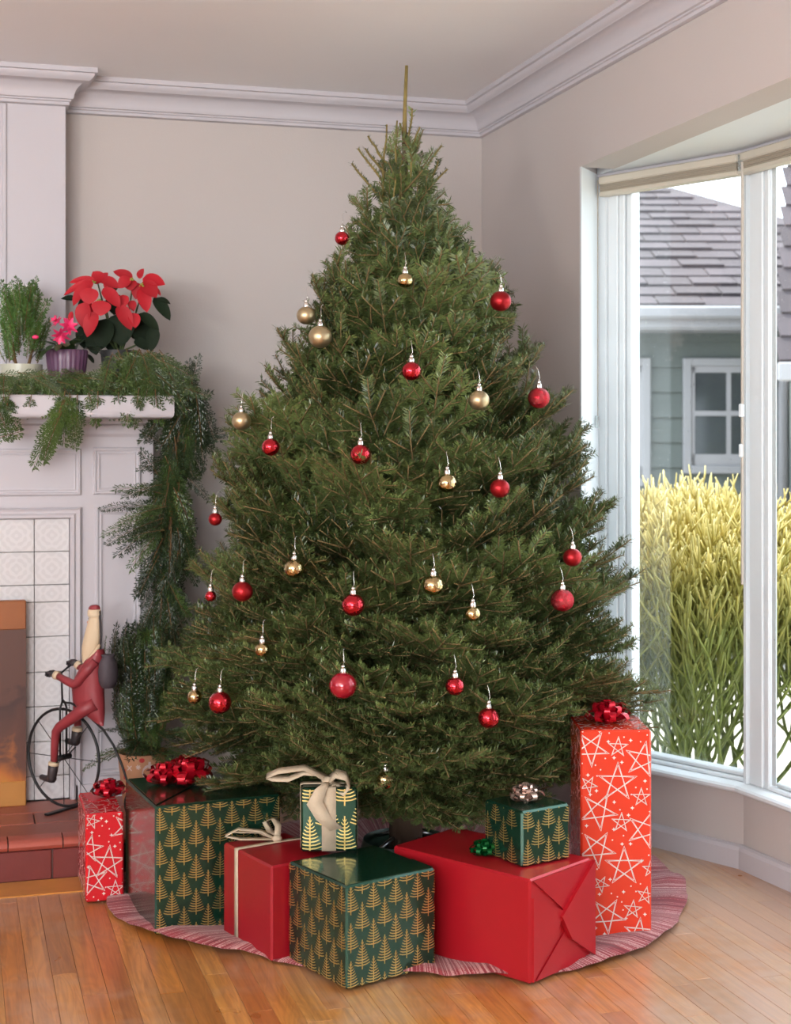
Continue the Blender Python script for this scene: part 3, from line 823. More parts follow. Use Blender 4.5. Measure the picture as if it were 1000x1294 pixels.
def fir_branch(L, seed, bare=0.0):
    """one branch along +X: wood mesh and needle mesh"""
    rs = random.Random(seed)
    wood, ndl = MB(), MB()
    n = max(4, int(L / 0.06))
    main = twig_path(Vector((0, 0, 0)), Vector((1, 0, 0)), L, rs, n, up=0.20, jit=0.035)
    r0 = 0.0028 + 0.006 * L
    wood.tube(main, [r0 * (1 - 0.78 * i / n) for i in range(n + 1)], 5)
    st = 0.34 if L > 0.35 else 0.10
    k0 = int(n * st)
    add_needles(ndl, main[k0:], rs, 600, 0.025)
    def side(p, d, ln, lev):
        pts = twig_path(p, d, ln, rs, 3 if ln < 0.12 else 5, up=0.08, jit=0.035)
        wood.tube(pts, [(0.0021 if lev > 1 else 0.0026) * (1 - 0.10 * i) for i in range(len(pts))], 4)
        add_needles(ndl, pts, rs, 920, 0.0245)
        if ln > 0.10 and lev < 3:
            m = int(ln / 0.062)
            for i in range(m):
                t = 0.25 + 0.68 * (i + 0.5) / m
                q = t * (len(pts) - 1); a = min(int(q), len(pts) - 2)
                pp = pts[a].lerp(pts[a + 1], q - a); dd = (pts[a + 1] - pts[a]).normalized()
                for s in ((1, -1) if rs.random() < 0.55 else (rs.choice((1, -1)),)):
                    sd = Vector((-dd.y, dd.x, 0)).normalized() * s
                    nd = (dd * 0.85 + sd * rs.uniform(0.55, 0.8) + Vector((0, 0, rs.uniform(-0.10, 0.30)))).normalized()
                    side(pp, nd, min(0.14, max(0.05, ln * (1 - t) * 0.7 + 0.035)) * rs.uniform(0.8, 1.15), lev + 1)
    x = L * st
    while x < L * 0.95:
        q = x / L * n; a = min(int(q), n - 1)
        pp = main[a].lerp(main[a + 1], q - a); dd = (main[a + 1] - main[a]).normalized()
        rem = L - x
        for s in (1, -1):
            if rs.random() < 0.10: continue
            sd = Vector((-dd.y, dd.x, 0)).normalized() * s
            nd = (dd * 1.0 + sd * rs.uniform(0.55, 0.9) + Vector((0, 0, rs.uniform(-0.10, 0.35)))).normalized()
            side(pp, nd, min(0.27, rem * 0.6 + 0.05) * rs.uniform(0.8, 1.1), 1)
        if rs.random() < 0.30:
            side(pp, (dd * 0.8 + Vector((0, rs.uniform(-.3, .3), 0.7))).normalized(), rs.uniform(0.06, 0.11), 2)
        x += rs.uniform(0.062, 0.088)
    return wood, ndl

CLASSES = [0.14, 0.22, 0.32, 0.44, 0.58, 0.74]
BR = {}
for ci, L in enumerate(CLASSES):
    for v in range(4):
        w, nd = fir_branch(L, 100 * ci + v + 1)
        BR[(ci, v)] = (w.mesh('branch', M_TWIG2, True), nd.mesh('needles', M_NEEDLE), w, nd)

# baubles: position, radius, finish
ORN = [
 (-0.872,-1.300,1.857,0.0205,'rs','small red glass bauble half hidden highest on the tree'),
 (-0.758,-1.506,1.722,0.0213,'gs','small mirror gold bauble on the upper middle of the tree'),
 (-0.493,-1.506,1.673,0.0293,'rm','satin red bauble at the upper tree edge facing the window wall'),
 (-0.991,-1.370,1.633,0.0260,'gm','satin gold bauble half hidden just above its larger gold neighbour'),
 (-0.972,-1.449,1.570,0.0319,'gm','large satin gold bauble high on the fireplace side of the tree'),
 (-0.779,-1.631,1.473,0.0258,'rs','shiny red bauble hanging below the small upper mirror gold one'),
 (-0.614,-1.679,1.397,0.0275,'gm','champagne gold bauble behind a twig, beside the ornate red one'),
 (-0.429,-1.625,1.406,0.0297,'rd','red bauble with silver flecks at the upper window side edge'),
 (-1.161,-1.330,1.345,0.0265,'gm','bronze satin bauble at the tree edge nearest the garland'),
 (-1.114,-1.485,1.275,0.0240,'rs','shiny red bauble just below the bronze one'),
 (-0.923,-1.666,1.257,0.0268,'rs','shiny red bauble in the very middle height of the tree'),
 (-0.723,-1.751,1.185,0.0250,'gs','mirror gold bauble hanging left of a satin red one at mid tree'),
 (-0.585,-1.756,1.170,0.0258,'rm','satin red bauble at mid tree beside a mirror gold one'),
 (-1.238,-1.360,1.080,0.0185,'rm','small red bauble peeking out by the hanging garland'),
 (-0.380,-1.738,0.987,0.0249,'rm','satin red bauble low on the window side above a crackled red one'),
 (-1.086,-1.634,0.967,0.0258,'gs','mirror gold bauble above the dusky red one'),
 (-1.197,-1.528,0.901,0.0275,'rm','dusky red bauble crossed by a dry twig'),
 (-1.261,-1.421,0.880,0.0150,'rs','tiny red bauble mostly covered at the fireplace side edge'),
 (-0.776,-1.804,0.932,0.0267,'gs','mirror gold bauble in the middle of the lower tree'),
 (-0.428,-1.786,0.882,0.0305,'rd','crackled red bauble low on the window side'),
 (-0.964,-1.748,0.883,0.0290,'rs','wide shiny red bauble directly above the largest red one'),
 (-0.683,-1.831,0.861,0.0200,'gs','little gold bauble below the mirror gold one in the lower middle'),
 (-1.165,-1.621,0.762,0.0190,'gs','little gold bauble on the lower fireplace side of the tree'),
 (-0.998,-1.780,0.689,0.0345,'rg','largest glossy red bauble on the lower tree'),
 (-0.739,-1.861,0.688,0.0235,'rs','small shiny red bauble under the little gold one'),
 (-1.303,-1.419,0.615,0.0195,'gs','little gold bauble at the lowest fireplace side edge'),
 (-1.254,-1.522,0.615,0.0300,'rs','shiny red bauble low beside the little gold edge one'),
 (-0.652,-1.861,0.605,0.0266,'rs','lowest shiny red bauble on the window side of the tree'),
 (-0.871,-1.713,0.433,0.0245,'gs','gold bauble hanging lowest, just above the small ribboned gift'),
]
tree = tag(empty('fir_tree', (TX, TY, 0)), 'tall cut fir tree hung with red and gold baubles', 'tree')
tp = [(0, 0, 0.02), (0, 0, 0.5), (0.01, 0.0, 1.0), (0.0, 0.01, 1.5), (0.0, 0, 1.95), (-0.004, 0, 2.16), (-0.003, 0, 2.26), (0.003, 0.002, 2.388)]
MB().tube(tp[5:], [0.0082, 0.0058, 0.0048], 8).build('leader', M_LEAD, tree, True)
MB().tube(tp, [0.05, 0.045, 0.036, 0.026, 0.012, 0.008, 0.0054, 0.0044], 10).build('trunk', M_TRUNK, tree, True)

rt = random.Random(77)
GOLD = math.pi * (3 - math.sqrt(5))
cam2 = Vector((CAM.x - TX, CAM.y - TY, CAM.z))
ovec = [Vector((x - TX, y - TY, z)) for x, y, z, r, k, l in ORN]
def blocked(root, d, L):
    """True where a branch tip would hang right in front of a bauble"""
    for t in (0.55, 0.7, 0.85, 1.0):
        q = root + d * (L * t)
        for o in ovec:
            v = (cam2 - o).normalized()
            s = (q - o).dot(v)
            if -0.01 < s < 0.5 and ((q - o) - v * s).length < 0.052: return True
    for t in (0.6, 0.8, 1.0, 1.12):
        q = root + d * (L * t) + Vector((TX, TY, 0))
        if q.x > -0.07 and q.y > -1.02: return True              # the wall beside the bay
        if q.x > 0.10: return True
        v = q - CAM; la, de = v.dot(RT), v.dot(FW)
        if 0.44 < la < 0.70 and 3.84 < de < 4.13 and q.z < 0.60: return True        # the tall gift
        if -0.30 < la < -0.06 and 3.72 < de < 3.96 and q.z < 0.50: return True      # the small ribboned gift
        if -0.80 < la < -0.30 and 3.86 < de < 4.42 and q.z < 0.42: return True      # the largest green gift
    return False
spots = []
N_BR = 285
acc = 0.0
zs = []
tot = sum(tree_r(0.31 + 1.91 * i / 400) + 0.10 for i in range(400))
for i in range(400):
    z = 0.31 + 1.91 * (i + 0.5) / 400
    acc += (tree_r(z) + 0.10) / tot * N_BR
    while len(zs) < acc: zs.append(z)
az = 0.3
for i, z in enumerate(zs):
    for attempt in range(9):
        az += GOLD
        zz = z + rt.uniform(-0.02, 0.02)
        # foliage is fuller on the lit, open sides
        R = tree_r(zz) * rt.choice((1.0, 1.0, 0.97, 0.92, 0.80)) * rt.uniform(0.94, 1.05)
        u = max(0, min(1, (zz - 0.4) / 1.8))
        el = R_(-9 + 70 * u ** 0.8) + R_(rt.uniform(-9, 9))
        L = R / max(0.45, math.cos(el)) * 0.98
        d = Vector((math.cos(az) * math.cos(el), math.sin(az) * math.cos(el), math.sin(el)))
        root = Vector((0, 0, zz - L * math.sin(el)))
        if root.z < 0.34: root.z = 0.34; el = math.atan2(zz - 0.34, R); d = Vector((math.cos(az) * math.cos(el), math.sin(az) * math.cos(el), math.sin(el)))
        if not blocked(root, d, L): break
    else:
        continue
    spots.append((root, az, el, L))
facing = math.atan2(cam2.y, cam2.x)
for k in range(15):      # low boughs drooping over the stand
    a = facing + (k - 7) * 0.26 + rt.uniform(-.1, .1)
    R = rt.uniform(0.30, 0.50); L = R * 1.05
    spots.append((Vector((0, 0, 0.42)), a, math.atan2(rt.uniform(-0.13, -0.06), R) - 0.08, L))
for q, (root, a, el, L) in enumerate(spots):
    ci = min(range(len(CLASSES)), key=lambda k: abs(CLASSES[k] - L))
    wm, nm, _, _ = BR[(ci, q % 4)]
    M = Matrix.Translation(root) @ Matrix.Rotation(a, 4, 'Z') @ Matrix.Rotation(-(el - 0.12), 4, 'Y') @ Matrix.Rotation(rt.uniform(-0.5, 0.5), 4, 'X') @ Matrix.Scale(L / CLASSES[ci], 4)
    o = inst('branch', wm, tree, mtx=M)
    inst('needles', nm, o)
# thin inner shoots that fill the heart of the tree, joined
inner_w, inner_n = MB(), MB()
for q in range(100):
    z = rt.uniform(0.5, 1.95); R = tree_r(z) * rt.uniform(0.35, 0.75)
    a = rt.uniform(0, 6.283); el = R_(rt.uniform(5, 45))
    ci = rt.choice((1, 2)) if tree_r(z) > 0.42 else (1 if tree_r(z) > 0.3 else 0); L = CLASSES[ci]
    _, _, w, nd = BR[(ci, rt.randrange(4))]
    root = Vector((math.cos(a) * max(0.02, R - L * 0.8), math.sin(a) * max(0.02, R - L * 0.8), z - L * math.sin(el) * 0.8))
    M = Matrix.Translation(root) @ Matrix.Rotation(a, 4, 'Z') @ Matrix.Rotation(-el, 4, 'Y') @ Matrix.Rotation(rt.uniform(-0.8, 0.8), 4, 'X')
    inner_w.add([M @ Vector(v) for v in w.v], w.f)
    inner_n.add([M @ Vector(v) for v in nd.v], nd.f)
iw = tag(inner_w.build('inner_shoots', M_TWIG2, tree, True), kind='stuff')
tag(inner_n.build('needles', M_NEEDLE, iw), kind='stuff')
# nearly bare shoots of the crown around the leader
def crown_shoot(p0, p1, dens, r=0.0042):
    rs = random.Random(int(p1[0] * 1e4) + 5)
    a, b = Vector(p0), Vector(p1)
    pts = [a.lerp(b, i / 5) + Vector((rs.uniform(-.003, .003), rs.uniform(-.003, .003), 0)) for i in range(6)]
    o = MB().tube(pts, [r * (1 - 0.08 * i) for i in range(6)], 6).build('shoot', M_LEAD, tree, True)
    nb_ = MB(); add_needles(nb_, pts, rs, dens * 1.6, 0.017, 0.0030)
    if nb_.v: nb_.build('needles', M_NEEDLE, o)
def lx(u, z, y=0.0): return (u * RT.x, u * RT.y + y, z)
for u0, z0, u1, z1, dens, y in [
    (0.0, 2.12, 0.020, 2.262, 330, 0.0), (0.0, 2.10, 0.036, 2.206, 120, -0.01), (-0.002, 2.14, -0.012, 2.222, 60, 0.01),
    (-0.03, 2.02, -0.030, 2.225, 50, -0.01), (-0.07, 2.00, -0.058, 2.215, 40, 0.0), (-0.06, 2.10, -0.104, 2.185, 350, 0.02),
    (-0.06, 2.04, -0.145, 2.142, 380, -0.02), (-0.07, 2.08, -0.112, 2.150, 380, 0.03), (-0.06, 1.98, -0.145, 2.11, 380, 0.05),
    (0.02, 2.04, 0.096, 2.150, 600, -0.02), (0.05, 1.99, 0.106, 2.118, 600, 0.03), (0.06, 2.02, 0.124, 2.085, 420, 0.0),
    (0.01, 2.13, 0.035, 2.098, 80, -0.03), (-0.02, 1.95, -0.030, 2.10, 500, -0.06), (0.03, 1.93, 0.045, 2.07, 700, -0.07), (0.0, 1.93, -0.01, 2.09, 700, -0.09), (-0.05, 1.90, -0.05, 2.04, 700, -0.08)]:
    crown_shoot(lx(u0, z0), lx(u1, z1, y), dens)

ln_ = MB(); add_needles(ln_, [Vector(p) for p in tp[5:]], random.Random(4), 160, 0.010, 0.0026)
ln_.build('needles', M_NEEDLE, [c for c in tree.children if c.name.startswith('leader')][0])
# tree stand
stnd = tag(empty('tree_stand', (TX, TY, 0.012)), 'dark metal tree stand holding the fir trunk over the skirt', 'tree stand')
M_STAND = pmat('green stand enamel', lin((40, 62, 48)), 0.4, var=0.1)
MB().lathe([(0.001, 0.0), (0.15, 0.0), (0.155, 0.01), (0.13, 0.10), (0.125, 0.115), (0.12, 0.10), (0.14, 0.012), (0.001, 0.010)], 28).build('bowl', M_STAND, stnd, 'auto')
for i in range(4):
    a = 0.5 + i * math.pi / 2
    MB().tube([(math.cos(a) * 0.12, math.sin(a) * 0.12, 0.10), (math.cos(a) * 0.052, math.sin(a) * 0.052, 0.125)], 0.006, 8).build('clamp_screw', pmat('steel', (0.5, 0.5, 0.5), 0.3, 1.0), stnd, True)

# baubles
M_RS = pmat('shiny red glass', (0.50, 0.006, 0.02), 0.06, 0.9, var=0.05, coat=0.6)
M_RM = pmat('satin red glass', (0.34, 0.012, 0.016), 0.34, 0.75, var=0.06)
M_RG = pmat('enamel red', (0.36, 0.004, 0.02), 0.10, 0.2, var=0.04, coat=0.8)
M_GS = pmat('mirror gold glass', (0.56, 0.44, 0.23), 0.06, 1.0, var=0.06)
M_GM = pmat('satin gold glass', (0.50, 0.40, 0.24), 0.36, 0.9, var=0.06)
def deco_mat():
    m = bpy.data.materials.new('flecked red glass'); t = NT(m)
    v = t.new('ShaderNodeTexVoronoi'); v.inputs['Scale'].default_value = 95; t.link(t.obj(), v.inputs['Vector'])
    f = t.ramp(v.outputs['Distance'], [(0.25, (1, 1, 1)), (0.45, (0, 0, 0))])
    n = t.noise(t.obj(), 30, 2)
    f2 = t.math('MULTIPLY', f, t.ramp(n.outputs[0], [(0.45, (0, 0, 0)), (0.6, (1, 1, 1))]))
    t.link(t.mix(f2, (0.45, 0.006, 0.02), (0.55, 0.38, 0.34)), t.b.inputs['Base Color'])
    t.set(Metallic=0.9, Roughness=0.14)
    t.bump(f, 0.5, 0.002)
    return m
M_RD = deco_mat()
M_CAP = pmat('silver cap', (0.75, 0.72, 0.68), 0.2, 1.0, var=0.05)
FIN = {'rs': M_RS, 'rm': M_RM, 'rg': M_RG, 'gs': M_GS, 'gm': M_GM, 'rd': M_RD}
ball_me = {}
cap_me = MB().lathe([(0.001, 0.0), (0.0075, 0.0), (0.008, 0.002), (0.0075, 0.010), (0.006, 0.012), (0.001, 0.012)], 14).mesh('cap', M_CAP, 'auto')
bead_me = MB().ball((0, 0, 0.0155), 0.0052, 10, 6).mesh('bead', M_CAP, True)
hk = [Vector((0, 0, 0.020))] + [Vector((0.0035 * math.sin(a), 0, 0.024 + 0.004 * (1 - math.cos(a)))) for a in (0.8, 1.6, 2.4)] + [Vector((0.001, 0.002, 0.045)), Vector((-0.001, 0.006, 0.055)), Vector((0.001, 0.012, 0.060)), Vector((0.0, 0.018, 0.056))]
hook_me = MB().tube(hk, 0.0007, 5).mesh('hook', M_CAP, True)
for x, y, z, r, kf, lab in ORN:
    # hang each bauble clear of the needles: out along the bough
    v = Vector((x - TX, y - TY, 0)).normalized() * 0.012
    ob_ = empty('bauble', (x + v.x, y + v.y, z - r))
    tag(ob_, lab, 'bauble', 'baubles on the fir tree')
    if kf not in ball_me:
        ball_me[kf] = MB().ball((0, 0, 0), 1.0, 28, 16).mesh('ball', FIN[kf], True)
    inst('ball', ball_me[kf], ob_, loc=(0, 0, r), scale=(r, r, r * (0.95 if kf != 'rs' else 0.97)))
    inst('cap', cap_me, ob_, loc=(0, 0, 2 * r * 0.975 - 0.002))
    inst('bead', bead_me, ob_, loc=(0, 0, 2 * r * 0.975 - 0.002))
    inst('hook', hook_me, ob_, loc=(0, 0, 2 * r * 0.975 - 0.002), rot=(0, 0, math.atan2(y - TY, x - TX) + math.pi / 2))
# ------------------------------------------------------------------ tree skirt
RIM = [(-3.10, 0.87), (-2.96, 0.866), (-2.55, 0.80), (-2.36, 0.755), (-2.16, 0.70), (-1.48, 0.72), (-1.08, 0.785), (-0.92, 0.79), (-0.54, 0.775), (0.0, 0.78), (0.8, 0.80), (1.32, 0.80), (1.9, 0.78), (2.6, 0.82)]
SKC = (0.05, 4.33)
def rim_r(a):
    pts = RIM + [(RIM[0][0] + 2 * math.pi, RIM[0][1])]
    while a < pts[0][0]: a += 2 * math.pi
    while a > pts[-1][0]: a -= 2 * math.pi
    for (a0, r0), (a1, r1) in zip(pts, pts[1:]):
        if a <= a1:
            t = (a - a0) / (a1 - a0); t = t * t * (3 - 2 * t)
            return r0 + (r1 - r0) * t
    return pts[-1][1]
def skirt_mat():
    m = bpy.data.materials.new('striped woven cloth'); t = NT(m)
    s = t.new('ShaderNodeSeparateXYZ'); t.link(t.obj(), s.inputs[0])
    an = t.math('ARCTAN2', s.outputs[1], s.outputs[0])
    c = t.new('ShaderNodeCombineXYZ'); t.link(t.math('MULTIPLY', an, 36.0), c.inputs[0]); t.link(t.math('MULTIPLY', an, 3.0), c.inputs[1])
    n = t.noise(c.outputs[0], 2.2, 2, 0.5); n2 = t.noise(t.obj(), 260, 2)
    f = t.math('ADD', n.outputs[0], t.math('MULTIPLY_ADD', n2.outputs[0], 0.12, -0.06))
    col = t.ramp(f, [(0.30, lin((104, 28, 36))), (0.47, lin((138, 44, 52))), (0.53, lin((196, 150, 146))), (0.58, lin((120, 36, 44))), (0.72, lin((150, 62, 66)))])
    t.link(col, t.b.inputs['Base Color']); t.set(Roughness=0.9, Sheen_Weight=0.2)
    t.bump(n2.outputs[0], 0.3, 0.002)
    return m
M_SKIRT = skirt_mat()
sk = MB(); NA, NR = 200, 14
so = P(SKC[0], SKC[1], 0.002)
for i in range(NR):
    t = i / (NR - 1)
    for j in range(NA):
        a = 2 * math.pi * j / NA
        r = 0.16 + (rim_r(a) + 0.008 * math.sin(a * 9 + 1) + 0.004 * math.sin(a * 23) - 0.16) * t
        la, de = r * math.cos(a), r * math.sin(a)
        e = max(0.0, (t - 0.72) / 0.28)
        ru = (0.5 + 0.5 * math.sin(a * 15 + 3 * math.sin(a * 4))) * 0.022 * e + (0.5 + 0.5 * math.sin(a * 61)) * 0.006 * e
        if i == NR - 1: ru *= 0.55
        p = RT * la + FW * de
        sk.v.append((p.x, p.y, 0.003 + ru))
for i in range(NR - 1):
    for j in range(NA):
        j2 = (j + 1) % NA
        sk.f.append((i * NA + j, i * NA + j2, (i + 1) * NA + j2, (i + 1) * NA + j)); sk.m.append(0)
sko = sk.build('tree_skirt', M_SKIRT, None, True, loc=so)
md = sko.modifiers.new('thickness', 'SOLIDIFY'); md.thickness = 0.003; md.offset = -1
tag(sko, 'ruffled red and white striped cloth skirt under the tree', 'tree skirt')

# ------------------------------------------------------------------ gifts
M_GREEN = pmat('green foil paper', lin((24, 68, 50)), 0.22, 0.6, var=0.12, scale=10, bump=0.10, bscale=14, coat=0.5)
M_GOLDP = pmat('gold print', lin((212, 182, 112)), 0.30, 0.85, var=0.08, scale=12)
M_REDS = pmat('satin red paper', lin((174, 24, 36)), 0.34, 0.25, var=0.06, scale=6, bump=0.35, bscale=7)
M_REDM = pmat('crimson paper', lin((150, 10, 28)), 0.38, 0.1, var=0.06, scale=6, bump=0.06, bscale=12)
M_STARR = pmat('scarlet gloss paper', lin((208, 22, 36)), 0.24, 0.0, var=0.04, scale=5, bump=0.05, bscale=10, coat=0.5)
M_STARO = pmat('vermilion gloss paper', lin((218, 58, 34)), 0.24, 0.0, var=0.05, scale=5, bump=0.06, bscale=10, coat=0.5)
M_WHITEP = pmat('white print', lin((226, 218, 210)), 0.4, 0.0, var=0.04)
M_LINEN = pmat('cream ribbon', lin((196, 178, 152)), 0.8, 0.0, var=0.12, scale=40, bump=0.4, bscale=300)
M_REDBOW = pmat('red foil ribbon', lin((190, 18, 40)), 0.18, 0.45, var=0.08, scale=20)
M_GREENBOW = pmat('green foil ribbon', lin((8, 96, 44)), 0.2, 0.45, var=0.08, scale=20)
M_PINKBOW = pmat('champagne foil ribbon', lin((206, 176, 162)), 0.16, 0.75, var=0.08, scale=20)

def clip(poly, w, h, m=0.0):
    for ax, lim, sg in ((0, m, 1), (0, w - m, -1), (1, m, 1), (1, h - m, -1)):
        out = []
        for i in range(len(poly)):
            a, b = poly[i - 1], poly[i]
            ia, ib = (a[ax] - lim) * sg >= 0, (b[ax] - lim) * sg >= 0
            if ia != ib:
                t = (lim - a[ax]) / (b[ax] - a[ax])
                out.append((a[0] + (b[0] - a[0]) * t, a[1] + (b[1] - a[1]) * t))
            if ib: out.append(b)
        poly = out
        if len(poly) < 3: return None
    return poly
EPS = 0.0006
def face_map(kind, a, b, h):
    if kind == 'R': return lambda u, v: (u, -EPS, v)
    if kind == 'L': return lambda u, v: (-EPS, u, v)
    if kind == 'X': return lambda u, v: (a + EPS, u, v)
    if kind == 'Y': return lambda u, v: (u, b + EPS, v)
    return lambda u, v: (u, v, h + EPS)
def put(mb, polys, fm, w, h, m=0.003):
    for p in polys:
        q = clip(p, w, h, m)
        if q:
            k = len(mb.v)
            mb.v += [fm(u, v) for u, v in q]; mb.f.append(tuple(range(k, k + len(q)))); mb.m.append(0)
def line(a, b, w):
    dx, dy = b[0] - a[0], b[1] - a[1]; l = math.hypot(dx, dy) or 1
    nx, ny = -dy / l * w / 2, dx / l * w / 2
    return [(a[0] + nx, a[1] + ny), (b[0] + nx, b[1] + ny), (b[0] - nx, b[1] - ny), (a[0] - nx, a[1] - ny)]
def tree_motif(u, v, s=1.0):
    H_ = 0.066 * s
    out = [line((u, v - 0.004 * s), (u, v + H_), 0.0026 * s)]
    n = 9
    for i in range(n):
        t = i / n
        w = 0.0225 * s * (1 - t * 0.93); z = v + 0.004 * s + H_ * 0.86 * t
        for sg in (-1, 1):
            out.append([(u, z), (u + sg * w * .55, z + 0.0012 * s), (u + sg * w, z + 0.0048 * s), (u + sg * w, z + 0.0068 * s), (u + sg * w * .55, z + 0.0038 * s), (u, z + 0.0026 * s)])
    return out
def trees_on(mb, fm, w, h, s=1.0, off=0.0):
    px, py = 0.0325 * s, 0.089 * s
    i = 0
    u = off
    while u < w + px:
        v = -py + (py / 2 if i % 2 else 0.0)
        while v < h:
            put(mb, tree_motif(u, v, s), fm, w, h)
            v += py
        u += px; i += 1
def star_motif(u, v, r, rot, lw=0.0012):
    pt = [(u + r * math.sin(rot + 2 * math.pi * k / 5), v + r * math.cos(rot + 2 * math.pi * k / 5)) for k in range(5)]
    out = []
    for k in range(5):
        for dlt in (2, 3):
            e = pt[(k + dlt) % 5]
            if dlt == 2: out.append(line(pt[k], e, lw))
            c = (e[0] + (u - e[0]) * 0.17, e[1] + (v - e[1]) * 0.17)
            out.append(line(pt[k], c, lw))
    return out
def diamond(u, v, r): return [[(u, v + r), (u + r * .32, v + r * .32), (u + r, v), (u + r * .32, v - r * .32), (u, v - r), (u - r * .32, v - r * .32), (u - r, v), (u - r * .32, v + r * .32)]]
def dot(u, v, r): return [[(u + r * math.cos(k), v + r * math.sin(k)) for k in (0, 1.05, 2.1, 3.14, 4.2, 5.2)]]
def stars_on(mb, fm, w, h, seed, big=0.044, spots_=None):
    rs = random.Random(seed); used = []
    if spots_:
        for u, v, r, rot in spots_:
            put(mb, star_motif(u, v, r, rot), fm, w, h); used.append((u, v, r))
    else:
        for q in range(260):
            r = big * rs.choice((1.0, 0.95, 0.55, 0.5, 0.85)); u, v = rs.uniform(-0.01, w + 0.01), rs.uniform(-0.01, h + 0.01)
            if all(math.hypot(u - a, v - b) > (r + c) * 0.86 for a, b, c in used):
                put(mb, star_motif(u, v, r, rs.uniform(-0.4, 0.4)), fm, w, h); used.append((u, v, r))
    small = []
    for q in range(400):
        u, v = rs.uniform(0, w), rs.uniform(0, h)
        if all(math.hypot(u - a, v - b) > c * 0.80 + 0.004 for a, b, c in used) and all(math.hypot(u - a, v - b) > 0.016 for a, b in small):
            small.append((u, v)); put(mb, diamond(u, v, 0.0055) if len(small) % 2 else dot(u, v, 0.0022), fm, w, h)

def gift(name, lat, dep, vec, a, b, h, mat, label, z0=0.006, cham=0.005, group='wrapped gifts around the tree'):
    """box whose near corner stands at (lat, dep); local x runs along vec (the right-hand visible face), local y runs away"""
    rz = math.atan2(vec[1], vec[0]) - YAW
    g = tag(empty(name, P(lat, dep, z0), rz), label, 'gift', group)
    MB().cbox(0, a, 0, b, 0, h, cham).build('wrapping', mat, g)
    return g
def bow(g, loc, r, mat, seed=0, tilt=0.0):
    """star bow of folded foil loops"""
    rs = random.Random(seed)
    key = (mat.name, round(r, 3))
    hub = MB().ball((0, 0, 0), r * 0.20, 10, 6, sc=(1, 1, 0.6)).build('bow', mat, g, True)
    hub.location = Vector(loc) + Vector((0, 0, r * 0.12)); hub.rotation_euler = (tilt, 0, seed)
    lp = MB(); w = r * 0.36
    path = [(0.0, 0, 0.0), (0.40, 0, -0.03), (0.80, 0, 0.06), (1.0, 0, 0.24), (0.86, 0, 0.42), (0.50, 0, 0.48), (0.10, 0, 0.26)]
    ws = [0.35, 0.9, 1.0, 0.62, 1.0, 0.9, 0.35]
    lp.strip([Vector(p) * r for p in path], Vector((0, 1, 0)), [w * x for x in ws])
    lp.strip([Vector(p) * r * 0.97 + Vector((0, 0, 0.0012)) for p in path], Vector((0, 1, 0)), [w * x for x in ws])
    me = lp.mesh('ribbon_loop', mat, True)
    for n, el, sc, ph in ((8, 0.04, 1.0, 0.0), (8, 0.50, 0.95, 0.4), (6, 0.95, 0.86, 0.1), (3, 1.35, 0.75, 0.6)):
        for k in range(n):
            a_ = 2 * math.pi * k / n + ph + rs.uniform(-.1, .1)
            M = Matrix.Rotation(a_, 4, 'Z') @ Matrix.Rotation(-(el + rs.uniform(-.08, .08)), 4, 'Y') @ Matrix.Scale(sc * rs.uniform(0.9, 1.08), 4)
            inst('ribbon_loop', me, hub, mtx=M)
    return hub
def flap(g, pts, mat, name='paper_fold', th=0.0018):
    """a folded layer of paper: a thin polygon with thickness along its normal"""
    p = [Vector(q) for q in pts]; n = (p[1] - p[0]).cross(p[2] - p[0]).normalized() * th
    k = len(p)
    MB().add(p + [q + n for q in p], [tuple(reversed(range(k))), tuple(range(k, 2 * k))] + [(i, (i + 1) % k, k + (i + 1) % k, k + i) for i in range(k)]).build(name, mat, g)

# A: scarlet star box by the hearth
hA = 0.246
gA = gift('gift_box', -0.862, 4.18, (0.96, 0.28), 0.105, 0.26, hA, M_STARR, 'red box with white line stars beside the hearth', group='star patterned gifts')
m_ = MB()
stars_on(m_, face_map('R', .105, .26, hA), 0.105, hA, 4, 0.050, [(0.062, 0.142 - .035, 0.050, 0.1), (0.115, 0.200, 0.046, 0.5), (0.010, 0.150, 0.040, 0.2), (0.020, 0.06, 0.045, -0.2), (0.082, 0.032, 0.026, 0.0), (0.018, 0.225, 0.022, 0.3), (0.16, 0.12, 0.045, 0.2), (0.15, 0.05, 0.03, 0.0)])
stars_on(m_, face_map('T', .105, .26, hA), 0.105, 0.26, 5, 0.046)
stars_on(m_, face_map('L', .105, .26, hA), 0.26, hA, 6, 0.046)
m_.build('printed_stars', M_WHITEP, gA)
flap(gA, [(0.004, 0.250, hA + .0003), (0.03, 0.13, hA + .0003), (0.10, 0.18, hA + .0003), (0.08, 0.25, hA + .0003)], M_STARR)
bow(gA, (0.080, 0.18, hA), 0.055, M_REDBOW, 3)

# B: large green box with the double red bow
hB = 0.333
gB = gift('gift_box', -0.625, 3.908, (0.92, 0.39), 0.343, 0.345, hB, M_GREEN, 'largest green box with gold trees and a full red bow', group='gold tree patterned gifts')
m_ = MB()
trees_on(m_, face_map('R', .343, .345, hB), 0.343, hB, 1.0, 0.012); trees_on(m_, face_map('X', .343, .345, hB), 0.345, hB); trees_on(m_, face_map('Y', .343, .345, hB), 0.343, hB)
m_.build('printed_trees', M_GOLDP, gB)
flap(gB, [(0.006, 0.004, hB + .0003), (0.339, 0.004, hB + .0003), (0.339, 0.10, hB + .0003), (0.17, 0.20, hB + .0003)], M_GREEN)
flap(gB, [(0.006, 0.012, hB + .0025), (0.165, 0.20, hB + .0025), (0.10, 0.33, hB + .0025), (0.006, 0.33, hB + .0025)], M_GREEN)
bow(gB, (0.145, 0.215, hB + 0.002), 0.078, M_REDBOW, 1)
